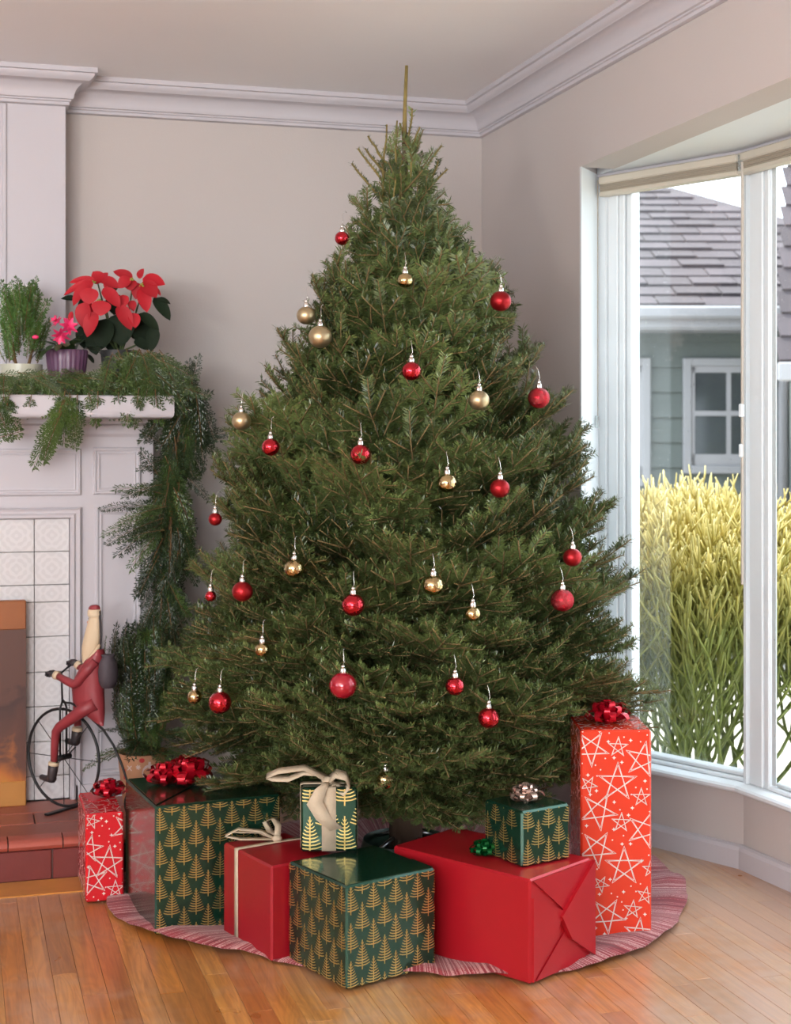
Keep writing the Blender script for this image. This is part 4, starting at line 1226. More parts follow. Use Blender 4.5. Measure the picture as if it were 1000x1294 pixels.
bow(gB, (0.085, 0.235, hB + 0.002), 0.060, M_REDBOW, 2)

# C: crimson box tied with cream ribbon
hC = 0.236
gC = gift('gift_box', -0.3065, 3.709, (0.835, 0.55), 0.186, 0.261, hC, M_REDM, 'crimson box tied with a thin cream ribbon', group='ribboned gifts')
def band(g, pts, wd, w, mat=None, name='ribbon'):
    n = MB(); n.strip([Vector(p) for p in pts], wd, w)
    o = n.build(name, mat or M_LINEN, g, True)
    md = o.modifiers.new('thickness', 'SOLIDIFY'); md.thickness = 0.0014; md.offset = 0
    return o
e_ = 0.0016
yb = 0.185
band(gC, [(-e_, yb, 0.002), (-e_, yb, hC), (0.004, yb, hC + e_), (0.11, yb, hC + e_ + .001), (0.188, yb, hC + e_), (0.19 + e_, yb, hC - .004), (0.19 + e_, yb, 0.003)], Vector((0, 1, 0)), 0.020)
def loop_ribbon(g, c, pts, wd, w, name='ribbon_bow'):
    return band(g, [Vector(c) + Vector(p) for p in pts], wd, w, None, name)
kn = MB().ball((0, 0, 0), 0.012, 10, 6, sc=(1.2, 1, 0.8)).build('ribbon_knot', M_LINEN, gC, True); kn.location = (0.118, yb, hC + 0.010)
cc = (0.118, yb, hC + 0.010)
loop_ribbon(gC, cc, [(0, 0, 0), (-0.03, 0.03, 0.018), (-0.085, 0.055, 0.026), (-0.12, 0.06, 0.012), (-0.085, 0.045, 0.002), (0, 0, 0)], Vector((0.5, 0.85, 0.1)).normalized(), 0.020)
loop_ribbon(gC, cc, [(0, 0, 0), (0.02, 0.03, 0.024), (0.03, 0.07, 0.034), (0.02, 0.10, 0.02), (0.012, 0.06, 0.004), (0, 0, 0)], Vector((0.95, -0.2, 0.1)).normalized(), 0.018)
loop_ribbon(gC, cc, [(0, 0, 0), (-0.02, 0.05, 0.008), (-0.06, 0.12, 0.000), (-0.075, 0.18, -0.012)], Vector((0.9, 0.4, 0)).normalized(), 0.020)

# D: green cube in front
hD = 0.243
gD = gift('gift_box', -0.1148, 3.52, (0.208, 0.150), 0.262, 0.258, hD, M_GREEN, 'green cube with pale gold trees standing foremost', group='gold tree patterned gifts')
m_ = MB()
trees_on(m_, face_map('R', .262, .258, hD), 0.262, hD, 1.0, 0.012); trees_on(m_, face_map('L', .262, .258, hD), 0.258, hD, 1.0, 0.020); trees_on(m_, face_map('X', .262, .258, hD), 0.258, hD); trees_on(m_, face_map('Y', .262, .258, hD), 0.262, hD)
m_.build('printed_trees', M_GOLDP, gD)
flap(gD, [(0.006, 0.006, hD + .0003), (0.258, 0.006, hD + .0003), (0.258, 0.09, hD + .0003), (0.08, 0.13, hD + .0003)], M_GREEN)
flap(gD, [(0.004, 0.012, hD + .0022), (0.082, 0.128, hD + .006), (0.03, 0.22, hD + .0022), (0.004, 0.24, hD + .0022)], M_GREEN)

# E: small green box with cream bow, standing across D and C
hE = 0.160
gE = gift('gift_box', -0.238, 3.79, (1.0, 0.06), 0.142, 0.11, hE, M_GREEN, 'small green box with a wide cream ribbon and loose bow', z0=0.2555, group='ribboned gifts')
m_ = MB()
trees_on(m_, face_map('R', .142, .11, hE), 0.142, hE, 1.35, 0.022); trees_on(m_, face_map('L', .142, .11, hE), 0.11, hE, 1.35, 0.02); trees_on(m_, face_map('X', .142, .11, hE), 0.11, hE, 1.35)
m_.build('printed_trees', M_GOLDP, gE)
xr = 0.070
band(gE, [(xr, -e_, 0.002), (xr, -e_, hE), (xr, 0.004, hE + e_), (xr, 0.106, hE + e_), (xr, 0.11 + e_, hE - .003), (xr, 0.11 + e_, 0.003)], Vector((1, 0, 0)), 0.036)
band(gE, [(-e_, 0.05, 0.002), (-e_, 0.05, hE), (0.004, 0.05, hE + e_ + .001), (0.138, 0.05, hE + e_ + .001), (0.142 + e_, 0.05, hE - .003), (0.142 + e_, 0.05, 0.003)], Vector((0, 1, 0)), 0.026)
cc = (0.068, 0.030, hE + 0.012)
kn = MB().ball((0, 0, 0), 0.014, 10, 6, sc=(1.2, 1, 0.8)).build('ribbon_knot', M_LINEN, gE, True); kn.location = cc
loop_ribbon(gE, cc, [(0, 0, 0), (0.02, -0.02, 0.022), (0.045, -0.03, 0.018), (0.055, -0.03, -0.004), (0.04, -0.026, -0.022), (0.01, -0.01, -0.008)], Vector((0.1, 0.8, 0.6)).normalized(), 0.030)
loop_ribbon(gE, cc, [(0, 0, 0), (-0.03, 0.0, 0.020), (-0.06, 0.0, 0.022), (-0.10, -0.01, 0.008), (-0.14, -0.01, 0.010), (-0.155, -0.01, 0.016), (-0.125, -0.008, 0.028), (-0.06, 0.0, 0.034), (0, 0, 0.006)], Vector((0.1, 0.85, 0.5)).normalized(), 0.022)
loop_ribbon(gE, cc, [(0, -0.01, 0), (-0.018, -0.042, -0.010), (-0.034, -0.048, -0.045), (-0.012, -0.044, -0.085), (0.020, -0.037, -0.115)], Vector((0.95, 0.25, 0.1)).normalized(), [0.02, 0.034, 0.042, 0.038, 0.036])

# G: big red box with folded end
hG = 0.2486
gG = gift('gift_box', 0.318, 3.555, (0.17, 0.186), 0.252, 0.44, hG, M_REDS, 'big satin red box carrying a green bow and a small green box', group='red wrapped gifts')
a_ = 0.252
flap(gG, [(0.004, -.0008, 0.006), (0.132, -.0008, 0.145), (0.004, -.0008, 0.205)], M_REDS, th=0.008)
flap(gG, [(a_ - .004, -.0008, 0.246), (0.110, -.0008, 0.138), (0.150, -.0008, 0.075), (a_ - .004, -.0008, 0.012)], M_REDS, th=0.014)
flap(gG, [(0.008, -.0008, hG - .004), (0.128, -.0008, 0.150), (a_ - .006, -.0008, hG - .003)], M_REDS, th=0.005)
flap(gG, [(0.02, -.0008, 0.004), (a_ - .02, -.0008, 0.004), (0.140, -.0008, 0.098)], M_REDS, th=0.0025)
bow(gG, (0.085, 0.205, hG), 0.042, M_GREENBOW, 5)

# F: small green box on the red one
hF = 0.136
gF = gift('gift_box', 0.307, 3.650, (0.122, 0.080), 0.150, 0.152, hF, M_GREEN, 'small green box with champagne bow standing on the red box', z0=0.2556, group='gold tree patterned gifts')
m_ = MB()
trees_on(m_, face_map('R', .15, .152, hF), 0.15, hF, 1.0, 0.018); trees_on(m_, face_map('L', .15, .152, hF), 0.152, hF, 1.0, 0.04); trees_on(m_, face_map('X', .15, .152, hF), 0.152, hF)
m_.build('printed_trees', M_GOLDP, gF)
flap(gF, [(0.005, 0.005, hF + .0003), (0.145, 0.005, hF + .0003), (0.145, 0.05, hF + .0003), (0.06, 0.085, hF + .0003)], M_GREEN)
bow(gF, (0.070, 0.075, hF), 0.046, M_PINKBOW, 7)

# H: tall star box by the window
hH = 0.537
gH = gift('gift_box', 0.4790, 3.889, (1.0, 0.015), 0.184, 0.205, hH, M_STARO, 'tall orange red box with white line stars near the window', group='star patterned gifts')
sp_ = []
for cx, cy, rr, rot in [(140, 210, 78, 0.6), (250, 205, 44, 0.05), (350, 255, 78, 0.2), (248, 345, 84, 0.02), (130, 355, 38, 0.5), (345, 405, 40, 0.0), (170, 460, 82, 0.5), (263, 505, 42, 0.05), (360, 535, 80, 0.35), (165, 610, 80, 0.55), (275, 680, 84, 0.0), (180, 750, 36, 0.5), (383, 690, 36, 0.0), (362, 795, 38, 0.2), (310, 850, 40, 0.1), (205, 875, 78, 0.55), (335, 945, 66, 0.1)]:
    sp_.append(((cx - 97) / 290 * 0.184, hH * (1 - (cy - 138) / 825), rr / 290 * 0.184, rot))
m_ = MB()
stars_on(m_, face_map('R', .184, .205, hH), 0.184, hH, 9, 0.05, sp_)
stars_on(m_, face_map('L', .184, .205, hH), 0.205, hH, 10, 0.05); stars_on(m_, face_map('T', .184, .205, hH), 0.184, 0.205, 11, 0.045); stars_on(m_, face_map('X', .184, .205, hH), 0.205, hH, 12, 0.05)
m_.build('printed_stars', M_WHITEP, gH)
bow(gH, (0.085, 0.085, hH), 0.064, M_REDBOW, 8)
# ------------------------------------------------------------------ cedar greenery
def at(px, py, Y):
    """point of the upright plane y = Y that lies in the direction measured on the photograph"""
    d = FW + RT * ((px - 500) / 1900) + Vector((0, 0, -(py - 550) / 1900))
    return CAM + d * ((Y - CAM.y) / d.y)
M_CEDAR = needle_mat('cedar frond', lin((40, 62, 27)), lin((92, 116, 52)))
M_CEDARSHADE = needle_mat('shaded cedar frond', lin((24, 40, 19)), lin((58, 80, 38)))  # same cedar with the shade of the hanging fall put into its green
M_CSTEM = pmat('cedar stem', lin((112, 84, 52)), 0.8, var=0.2, scale=30)
def cedar_mesh(L, seed, mat, wide=0.36, droop=0.5):
    """flat ferny cedar spray along +X that bends down towards its tip"""
    rs = random.Random(seed); mb = MB()
    def P_(x, y): return Vector((x, y, -droop * x * x / L * 0.6))
    def leafstrip(a, b, w):
        d = (b - a); n = Vector((-d.y, d.x, 0))
        n = n.normalized() * w / 2 if n.length > 1e-9 else Vector((0, w / 2, 0))
        m = a.lerp(b, 0.55); k = len(mb.v)
        lift = Vector((0, 0, w * 0.35))
        mb.v += [tuple(a), tuple(m + n), tuple(b), tuple(m - n), tuple(m + lift)]
        mb.f += [(k, k + 1, k + 4), (k + 1, k + 2, k + 4), (k + 2, k + 3, k + 4), (k + 3, k, k + 4)]; mb.m += [0] * 4
    n = int(L / 0.0105)
    s = 1
    for i in range(n):
        t = (i + 0.5) / n; x = L * t
        s = -s
        ln = L * wide * (1 - t) ** 0.7 * min(1, 0.35 + t * 3) * rs.uniform(0.75, 1.1) + 0.010
        an = R_(rs.uniform(32, 46)) * s
        a = (x, 0.0)
        dx, dy = math.cos(an), math.sin(an)
        m = max(2, int(ln / 0.011))
        px_, py_ = a
        for j in range(m):
            q = (j + 0.5) / m
            cx, cy = a[0] + dx * ln * q, a[1] + dy * ln * q
            sl = (0.019 * (1 - q) + 0.007) * rs.uniform(0.8, 1.2)
            for sg in (1, -1):
                a2 = an + sg * R_(30)
                leafstrip(P_(cx, cy), P_(cx + math.cos(a2) * sl, cy + math.sin(a2) * sl) + Vector((0, 0, rs.uniform(-.005, .005))), 0.0048)
        leafstrip(P_(*a), P_(a[0] + dx * ln, a[1] + dy * ln) + Vector((0, 0, rs.uniform(-.012, .012))), 0.0042)
    stem = MB(); stem.tube([P_(L * k / 6, 0) for k in range(7)], [0.0018 * (1 - 0.12 * k) for k in range(7)], 4)
    b = len(mb.v); mb.v += stem.v; mb.f += [tuple(i + b for i in f) for f in stem.f]; mb.m += [1] * len(stem.f)
    return mb.mesh('frond', [mat, M_CSTEM])
FR = {k: [cedar_mesh(L, 31 * q + int(L * 1000), mt, wd, dr) for q in range(3)] for k, (L, mt, wd, dr) in {
    'long': (0.24, M_CEDAR, 0.26, 0.5), 'mid': (0.17, M_CEDAR, 0.34, 0.45), 'short': (0.11, M_CEDAR, 0.40, 0.4),
    'dmid': (0.18, M_CEDARSHADE, 0.30, 0.35), 'dlong': (0.25, M_CEDARSHADE, 0.24, 0.35), 'dshort': (0.12, M_CEDARSHADE, 0.36, 0.3)}.items()}
rg = random.Random(21)
def frond(parent, org, p, d, kind, sc=1.0, face=None):
    """place a frond: starts at p, runs along d; its flat side faces 'face'"""
    d = Vector(d).normalized()
    f = Vector(face) if face is not None else Vector((rg.uniform(-.4, .4), -1, rg.uniform(-.2, .8)))
    y = f.cross(d)
    if y.length < 1e-3: y = d.orthogonal()
    y.normalize(); z = d.cross(y)
    M = Matrix(((d.x, y.x, z.x, 0), (d.y, y.y, z.y, 0), (d.z, y.z, z.z, 0), (0, 0, 0, 1)))
    M = Matrix.Translation(Vector(p) - Vector(org)) @ M @ Matrix.Scale(sc, 4)
    return inst('frond', rg.choice(FR[kind]), parent, mtx=M)

GO = Vector((-1.55, -0.48, 1.434))
gar = tag(empty('cedar_garland', GO), 'fresh green cedar garland draped along the mantel and down its side', 'garland')
spine = [at(-135, 494, -0.45), at(30, 494, -0.45), at(90, 492, -0.45), at(150, 486, -0.45), at(205, 476, -0.45), at(232, 486, -0.44), at(236, 520, -0.44), at(222, 570, -0.43), at(216, 640, -0.42), at(214, 720, -0.42), at(210, 800, -0.42)]
MB().tube([p - GO for p in spine], 0.007, 6).build('core_rope', M_CSTEM, gar, True)
def along(t):
    q = t * (len(spine) - 1); k = min(int(q), len(spine) - 2)
    return spine[k].lerp(spine[k + 1], q - k)
# shelf part
for i in range(118):
    px = -130 + 340 * (i + rg.random()) / 118
    p = at(px, 478 + rg.uniform(-8, 10), -0.47 - rg.uniform(0, 0.05))
    k = rg.random()
    if k < 0.50: d = (rg.uniform(-0.7, 0.9), -0.55, -rg.uniform(0.25, 0.8))
    elif k < 0.80: d = (rg.choice((-1, 1)), -0.35, rg.uniform(-0.35, 0.1))
    else: d = (rg.uniform(-.9, .9), -0.3, rg.uniform(-0.1, 0.12))
    frond(gar, GO, p, d, rg.choice(('short', 'mid', 'short')), rg.uniform(0.75, 0.95), (rg.uniform(-.3, .3), -0.8, 0.7))
# bright mound over the shelf end
for i in range(46):
    p = at(rg.uniform(132, 206), rg.uniform(440, 474), -0.47 - rg.uniform(0, 0.04))
    d = (rg.uniform(-0.2, 0.9), -0.4, -rg.uniform(0.15, 0.9))
    frond(gar, GO, p, d, rg.choice(('mid', 'mid', 'short')), rg.uniform(0.85, 1.05), (rg.uniform(-.2, .4), -0.8, 0.7))
# strands hanging over the shelf edge
for (x0, y0, x1, y1, k, sc) in [(84, 502, 44, 586, 'long', 1.0), (80, 505, 56, 575, 'long', 0.85), (90, 500, 66, 560, 'long', 0.8), (78, 520, 48, 588, 'mid', 0.95), (88, 496, 92, 560, 'long', 0.75), (82, 494, 78, 556, 'mid', 1.0),
                               (98, 498, 96, 556, 'mid', 0.9), (124, 494, 124, 528, 'short', 1.0), (112, 496, 120, 524, 'short', 0.9), (4, 500, 22, 540, 'mid', 0.7), (-6, 505, 8, 545, 'mid', 0.8), (12, 497, 6, 530, 'short', 1.0), (40, 498, 36, 520, 'short', 0.7),
                               (150, 490, 150, 516, 'short', 0.9), (176, 490, 170, 530, 'mid', 0.75), (196, 492, 200, 528, 'short', 1.0), (-10, 556, 14, 548, 'short', 0.9)]:
    p = at(x0, y0, -0.575); q = at(x1, y1, -0.565)
    frond(gar, GO, p, q - p, k, sc, (rg.uniform(-.25, .25), -1, 0.2))
# fall at the mantel end
for i in range(115):
    t = 0.48 + 0.52 * (i + rg.random()) / 115
    p = along(t) + Vector((rg.uniform(-.045, .045), rg.uniform(-.05, .04), rg.uniform(-.02, .05)))
    d = Vector((rg.gauss(0, 0.33), rg.uniform(-0.35, 0.1), -1))
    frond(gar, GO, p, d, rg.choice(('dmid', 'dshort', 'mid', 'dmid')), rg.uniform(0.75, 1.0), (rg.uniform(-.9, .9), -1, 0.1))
# upright and sideways sprays
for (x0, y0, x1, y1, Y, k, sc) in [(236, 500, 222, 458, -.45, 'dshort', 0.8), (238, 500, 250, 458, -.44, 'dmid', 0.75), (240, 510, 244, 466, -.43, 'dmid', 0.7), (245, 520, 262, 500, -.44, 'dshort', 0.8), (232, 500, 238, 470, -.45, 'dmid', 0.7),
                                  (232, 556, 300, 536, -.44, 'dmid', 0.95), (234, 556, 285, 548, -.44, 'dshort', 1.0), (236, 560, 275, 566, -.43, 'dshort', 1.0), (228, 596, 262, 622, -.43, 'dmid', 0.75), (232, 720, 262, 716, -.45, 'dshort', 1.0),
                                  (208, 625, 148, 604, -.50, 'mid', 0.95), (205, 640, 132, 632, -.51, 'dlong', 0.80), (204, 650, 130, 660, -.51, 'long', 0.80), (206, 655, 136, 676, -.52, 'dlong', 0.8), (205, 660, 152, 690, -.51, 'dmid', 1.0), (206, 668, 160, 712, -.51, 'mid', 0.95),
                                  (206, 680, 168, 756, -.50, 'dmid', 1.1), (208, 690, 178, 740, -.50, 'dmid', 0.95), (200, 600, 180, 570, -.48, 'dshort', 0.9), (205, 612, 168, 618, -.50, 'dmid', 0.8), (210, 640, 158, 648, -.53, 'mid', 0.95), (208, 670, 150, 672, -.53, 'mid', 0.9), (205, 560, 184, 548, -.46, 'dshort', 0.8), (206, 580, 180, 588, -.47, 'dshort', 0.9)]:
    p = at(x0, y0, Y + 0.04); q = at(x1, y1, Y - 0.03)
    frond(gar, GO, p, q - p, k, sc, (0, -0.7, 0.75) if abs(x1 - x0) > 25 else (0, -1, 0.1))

# ------------------------------------------------------------------ cedar cuttings in the kraft paper pot
M_KRAFT = pmat('kraft paper', lin((182, 132, 98)), 0.7, var=0.12, scale=14, bump=0.1)
pp = P(-0.817, 4.85, 0.1215)
cp = tag(empty('potted_cedar', pp, -YAW), 'bushy cedar cuttings in a printed kraft paper pot on the hearth', 'plant')
hp = 0.166
MB().lathe([(0.001, 0.0), (0.060, 0.0), (0.062, 0.004), (0.079, hp - 0.004), (0.080, hp), (0.076, hp), (0.074, hp - 0.02), (0.001, hp - 0.022)], 32).build('pot', M_KRAFT, cp, 'auto')
def on_pot(mat, poly, name):
    m = MB(); k = len(poly)
    pts = []
    for u, v in poly:
        r = 0.060 + 0.0195 * v / hp + 0.0012; a = -math.pi / 2 + u / r
        pts.append((r * math.cos(a), r * math.sin(a), v))
    c = (sum(p[0] for p in pts) / k, sum(p[1] for p in pts) / k, sum(p[2] for p in pts) / k)
    m.add(pts + [c], [(i, (i + 1) % k, k) for i in range(k)]); m.build(name, mat, cp)
M_PRINTW = pmat('pale pot print', lin((206, 184, 176)), 0.7); M_PRINTR = pmat('red pot print', lin((178, 44, 44)), 0.7)
on_pot(M_PRINTW, [(0.036 + 0.025 * math.cos(t_ * .5236), 0.112 + 0.026 * math.sin(t_ * .5236)) for t_ in range(12)], 'printed_bauble')
on_pot(M_PRINTW, [(0.032, 0.137), (0.040, 0.137), (0.040, 0.146), (0.032, 0.146)], 'printed_cap')
on_pot(M_PRINTR, [(0.012 + 0.009 * math.cos(t_ * .7854), 0.152 + 0.008 * math.sin(t_ * .7854)) for t_ in range(8)], 'printed_dot')
on_pot(M_PRINTR, [(-0.056, 0.086), (-0.046, 0.090), (-0.046, 0.122), (-0.056, 0.118)], 'printed_bar')
for u, v, r in ((-0.030, 0.126, 0.011), (0.000, 0.130, 0.008)):
    for k in range(3 if r < .01 else 2):
        a = math.pi / 4 + k * math.pi / (3 if r < .01 else 2)
        dx, dy = r * math.cos(a), r * math.sin(a); nx, ny = -math.sin(a) * .0018, math.cos(a) * .0018
        on_pot(M_PRINTW, [(u - dx + nx, v - dy + ny), (u + dx + nx, v + dy + ny), (u + dx - nx, v + dy - ny), (u - dx - nx, v - dy - ny)], 'printed_star')
for i in range(150):
    a = rg.uniform(0, 6.283); r = rg.uniform(0.0, 0.055); ti = rg.uniform(0.15, 0.75)
    hgt = rg.choice((0.0, 0.05, 0.10, 0.15, 0.20, 0.25))
    if math.sin(a) > 0: ti *= 0.35
    d = Vector((math.cos(a) * ti * (1.3 if hgt < .1 else 0.7), math.sin(a) * ti, 1.0))
    p = Vector((math.cos(a) * (r + hgt * .25), math.sin(a) * (r + hgt * .15), hp - 0.02 + hgt))
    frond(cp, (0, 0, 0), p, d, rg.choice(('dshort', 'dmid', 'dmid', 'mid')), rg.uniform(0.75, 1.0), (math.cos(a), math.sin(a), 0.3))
for i in range(18):
    a = -math.pi / 2 + rg.uniform(-1.7, 1.7)
    d = Vector((math.cos(a), math.sin(a), rg.uniform(-0.15, 0.5)))
    frond(cp, (0, 0, 0), Vector((math.cos(a) * 0.05, math.sin(a) * 0.05, hp + rg.uniform(0.0, 0.08))), d, rg.choice(('mid', 'dmid')), rg.uniform(0.7, 1.0), (0, -0.3, 1))

# ------------------------------------------------------------------ plants on the mantel shelf
# young cypress in a pale dish
p0 = at(27, 466, -0.36); SZ = 1.4335
cy = tag(empty('potted_cypress', (p0.x, -0.36, SZ), -YAW), 'small feathery cypress in a pale shallow dish on the mantel', 'plant')
MB().lathe([(0.001, 0), (0.044, 0), (0.058, 0.014), (0.066, 0.06), (0.068, 0.102), (0.064, 0.102), (0.060, 0.084), (0.001, 0.080)], 28).build('dish', pmat('celadon glaze', lin((196, 196, 176)), 0.3, var=0.06), cy, 'auto')
for sx, tx in ((-0.012, -0.03), (0.018, 0.035)):
    MB().tube([(sx, 0, 0.080), (sx + tx * .3, 0, 0.12), (sx + tx, 0.0, 0.22)], [0.006, 0.005, 0.003], 6).build('trunk', M_CSTEM, cy, True)
M_CYP = needle_mat('cypress frond', lin((52, 84, 34)), lin((92, 132, 54)))
cyf = [cedar_mesh(0.15, 900 + q, M_CYP, 0.22, 0.05) for q in range(3)]
for i in range(84):
    a = rg.uniform(0, 6.283); hz = rg.uniform(0.105, 0.275); w_ = 0.055 * (1 - (hz - 0.105) / 0.22)
    d = Vector((math.cos(a) * rg.uniform(0.15, 0.55), math.sin(a) * rg.uniform(0.15, 0.5), 1)).normalized()
    z_ = d.orthogonal().normalized(); y_ = z_.cross(d)
    M = Matrix(((d.x, y_.x, z_.x, 0), (d.y, y_.y, z_.y, 0), (d.z, y_.z, z_.z, 0), (0, 0, 0, 1)))
    inst('frond', cyf[i % 3], cy, mtx=Matrix.Translation((math.cos(a) * w_, math.sin(a) * w_, hz)) @ M @ Matrix.Rotation(rg.uniform(0, 6.28), 4, 'X') @ Matrix.Scale(rg.uniform(0.55, 0.85), 4))

def leaf_mesh(name, mat, fold=0.10, curl=0.25, taper=1.0):
    """pointed leaf of unit length along +X, unit width along Y, folded along its midrib"""
    m = MB(); N = 8
    for i in range(N + 1):
        t = i / N
        w = (t ** 0.6) * ((1 - t) ** 0.78) * 1.28 if 0 < t < 1 else 0.0
        z = -curl * t * t
        for s in (-1, 0, 1): m.v.append((t, s * w, z + (fold * abs(s) * w * 2)))
    for i in range(N):
        for s in range(2):
            a = i * 3 + s; m.f.append((a, a + 1, a + 4, a + 3)); m.m.append(0)
    return m.mesh(name, mat, True)
M_BRACT = pmat('poinsettia bract', lin((172, 3, 26)), 0.65, var=0.10, scale=3, rnd=0.12)
M_PLEAF = pmat('poinsettia leaf', lin((22, 36, 20)), 0.7, var=0.2, scale=4, rnd=0.2, Specular_IOR_Level=0.2)
bract_me = leaf_mesh('bract', M_BRACT); pleaf_me = leaf_mesh('leaf', M_PLEAF)
PY = -0.40
pc = at(150, 462, PY)
po = tag(empty('poinsettia', (pc.x, PY, SZ), -YAW), 'red poinsettia with dark leaves standing on the mantel shelf', 'plant')
MB().lathe([(0.001, 0), (0.044, 0), (0.058, 0.135), (0.061, 0.150), (0.057, 0.150), (0.053, 0.130), (0.001, 0.128)], 24).build('pot', pmat('black pot', (0.03, 0.03, 0.03), 0.5), po, 'auto')
K = 0.15 * 4.9 / 1900           # metres per sketch unit; the sketch origin sits on the pot axis
OX, OZ = 533.0, 940.0 - (0.01 / K)
def pl(cx, cz, dep): return Vector(((cx - OX) * K, dep, (OZ - cz) * K + 0.084))
def place_leaf(me, name, b, t, w, db, dt, tilt):
    a, e = pl(b[0], b[1], db), pl(t[0], t[1], dt)
    d = e - a; L = d.length; d.normalize()
    f = Vector((tilt, -1, 0.55)); y = f.cross(d).normalized(); z = d.cross(y)
    M = Matrix(((d.x, y.x, z.x, 0), (d.y, y.y, z.y, 0), (d.z, y.z, z.z, 0), (0, 0, 0, 1)))
    S = Matrix.Diagonal((L * 1.04, w * K * 1.05, L * 0.9, 1))
    inst(name, me, po, mtx=Matrix.Translation(a) @ M @ S)
heads = [((350, 165), -0.03), ((660, 140), -0.01), ((400, 360), -0.08), ((600, 300), -0.06), ((760, 190), -0.02)]
for (bx, by, tx, ty, w, dp, ti) in [
    (350, 165, 92, 250, 75, -.03, -.2), (345, 150, 138, 150, 70, -.01, -.1), (380, 165, 330, 82, 120, .01, 0), (370, 165, 425, 88, 80, .02, .1), (300, 190, 172, 350, 105, -.05, -.3), (340, 170, 250, 262, 110, -.06, -.2),
    (345, 235, 325, 362, 155, -.09, 0), (300, 355, 280, 552, 135, -.10, -.2), (395, 435, 322, 628, 128, -.11, -.1), (452, 345, 440, 460, 155, -.11, .1), (445, 238, 592, 372, 118, -.09, .2),
    (572, 378, 690, 562, 122, -.09, .2), (690, 440, 722, 552, 100, -.08, .3), (600, 285, 605, 385, 100, -.06, 0), (405, 140, 545, 200, 95, -.02, .1), (655, 135, 512, 66, 90, .0, 0), (640, 130, 560, 210, 110, -.03, 0),
    (700, 130, 742, 62, 60, .0, .2), (735, 135, 918, 162, 125, .0, .3), (745, 165, 868, 278, 140, -.02, .3), (735, 220, 800, 405, 120, -.03, .3), (640, 150, 650, 230, 110, -.02, 0), (165, 420, 158, 545, 50, -.05, -.3), (700, 170, 690, 300, 90, -.01, .1),
    (660, 330, 690, 410, 70, -.05, .1), (480, 130, 420, 200, 80, .0, 0), (360, 360, 340, 440, 80, -.08, 0), (830, 210, 895, 265, 40, .0, .4)]:
    place_leaf(bract_me, 'bract', (bx, by), (tx, ty), w, dp, dp - 0.02, ti)
for (bx, by, tx, ty, w, dp, ti) in [
    (830, 295, 978, 460, 110, .0, .3), (720, 435, 890, 552, 95, -.03, .2), (850, 545, 826, 742, 110, -.03, .2), (690, 540, 790, 640, 170, .0, .1), (560, 430, 572, 690, 230, -.03, 0), (450, 480, 400, 720, 190, -.04, -.1), (330, 600, 360, 770, 140, -.03, -.1),
    (680, 650, 795, 725, 90, -.02, .1), (200, 315, 76, 298, 55, -.02, -.2), (250, 520, 235, 710, 140, .0, -.2), (860, 300, 966, 332, 50, .01, .3), (420, 230, 510, 190, 130, .03, 0), (640, 420, 700, 640, 200, .03, 0), (300, 300, 190, 340, 90, .02, -.2), (520, 260, 480, 420, 180, .03, 0), (420, 620, 520, 760, 120, .03, 0)]:
    place_leaf(pleaf_me, 'leaf', (bx, by), (tx, ty), w, dp, dp - 0.02, ti)
M_PSTEM = pmat('poinsettia stem', lin((70, 84, 46)), 0.6, var=0.15)
for (tx, ty, dd) in [(350, 170, 0.0), (655, 140, 0.0), (430, 330, -.05), (600, 300, -.04), (740, 190, 0.0), (310, 370, -.06), (850, 545, -.02)]:
    MB().tube([pl(540 + (tx - 540) * .1, 745, 0), pl(540 + (tx - 540) * .55, (745 + ty) / 2 + 40, dd * .5 + .01), pl(tx, ty, dd + .012)], [0.0035, 0.003, 0.0025], 6).build('stem', M_PSTEM, po, True)
for (cx, cz, dd) in [(350, 172, -.05), (655, 142, -.035), (420, 345, -.10), (745, 200, -.035)]:
    m_ = MB()
    for k in range(6): m_.ball(pl(cx, cz, dd) + Vector((rg.uniform(-.006, .006), rg.uniform(-.004, .004), rg.uniform(-.005, .005))), 0.0032, 6, 4)
    m_.build('flower_eye', pmat('yellow green floret', lin((150, 150, 60)), 0.6), po, True)

# holiday cactus in a ribbed violet pot
pc2 = at(84, 462, -0.40)
ca = tag(empty('holiday_cactus', (pc2.x, -0.42, SZ), -YAW), 'pink flowering holiday cactus in a ribbed violet oval pot', 'plant')
m_ = MB(); NR_ = 96
profp = [(0.046, 0.0), (0.052, 0.004), (0.064, 0.110), (0.067, 0.144), (0.065, 0.148), (0.061, 0.148), (0.059, 0.130)]
for r, z in profp:
    for j in range(NR_):
        a = 2 * math.pi * j / NR_; rr = r * (1 + (0.022 if (j % 4) < 2 else -0.012) * (1 if 0.003 < z < 0.146 and r > .0515 else 0))
        m_.v.append((rr * math.cos(a), rr * 0.8 * math.sin(a), z))
for i in range(len(profp) - 1):
    for j in range(NR_):
        j2 = (j + 1) % NR_; m_.f.append((i * NR_ + j, i * NR_ + j2, (i + 1) * NR_ + j2, (i + 1) * NR_ + j)); m_.m.append(0)
m_.f.append(tuple(range(NR_))[::-1]); m_.m.append(0); m_.f.append(tuple(range((len(profp) - 1) * NR_, len(profp) * NR_))); m_.m.append(0)
m_.build('pot', pmat('violet glaze', lin((98, 66, 92)), 0.35, var=0.08), ca, 'auto')
seg_me = leaf_mesh('cactus_segment', pmat('cactus segment', lin((44, 66, 34)), 0.4, var=0.2, scale=6, rnd=0.2), 0.05, 0.1)
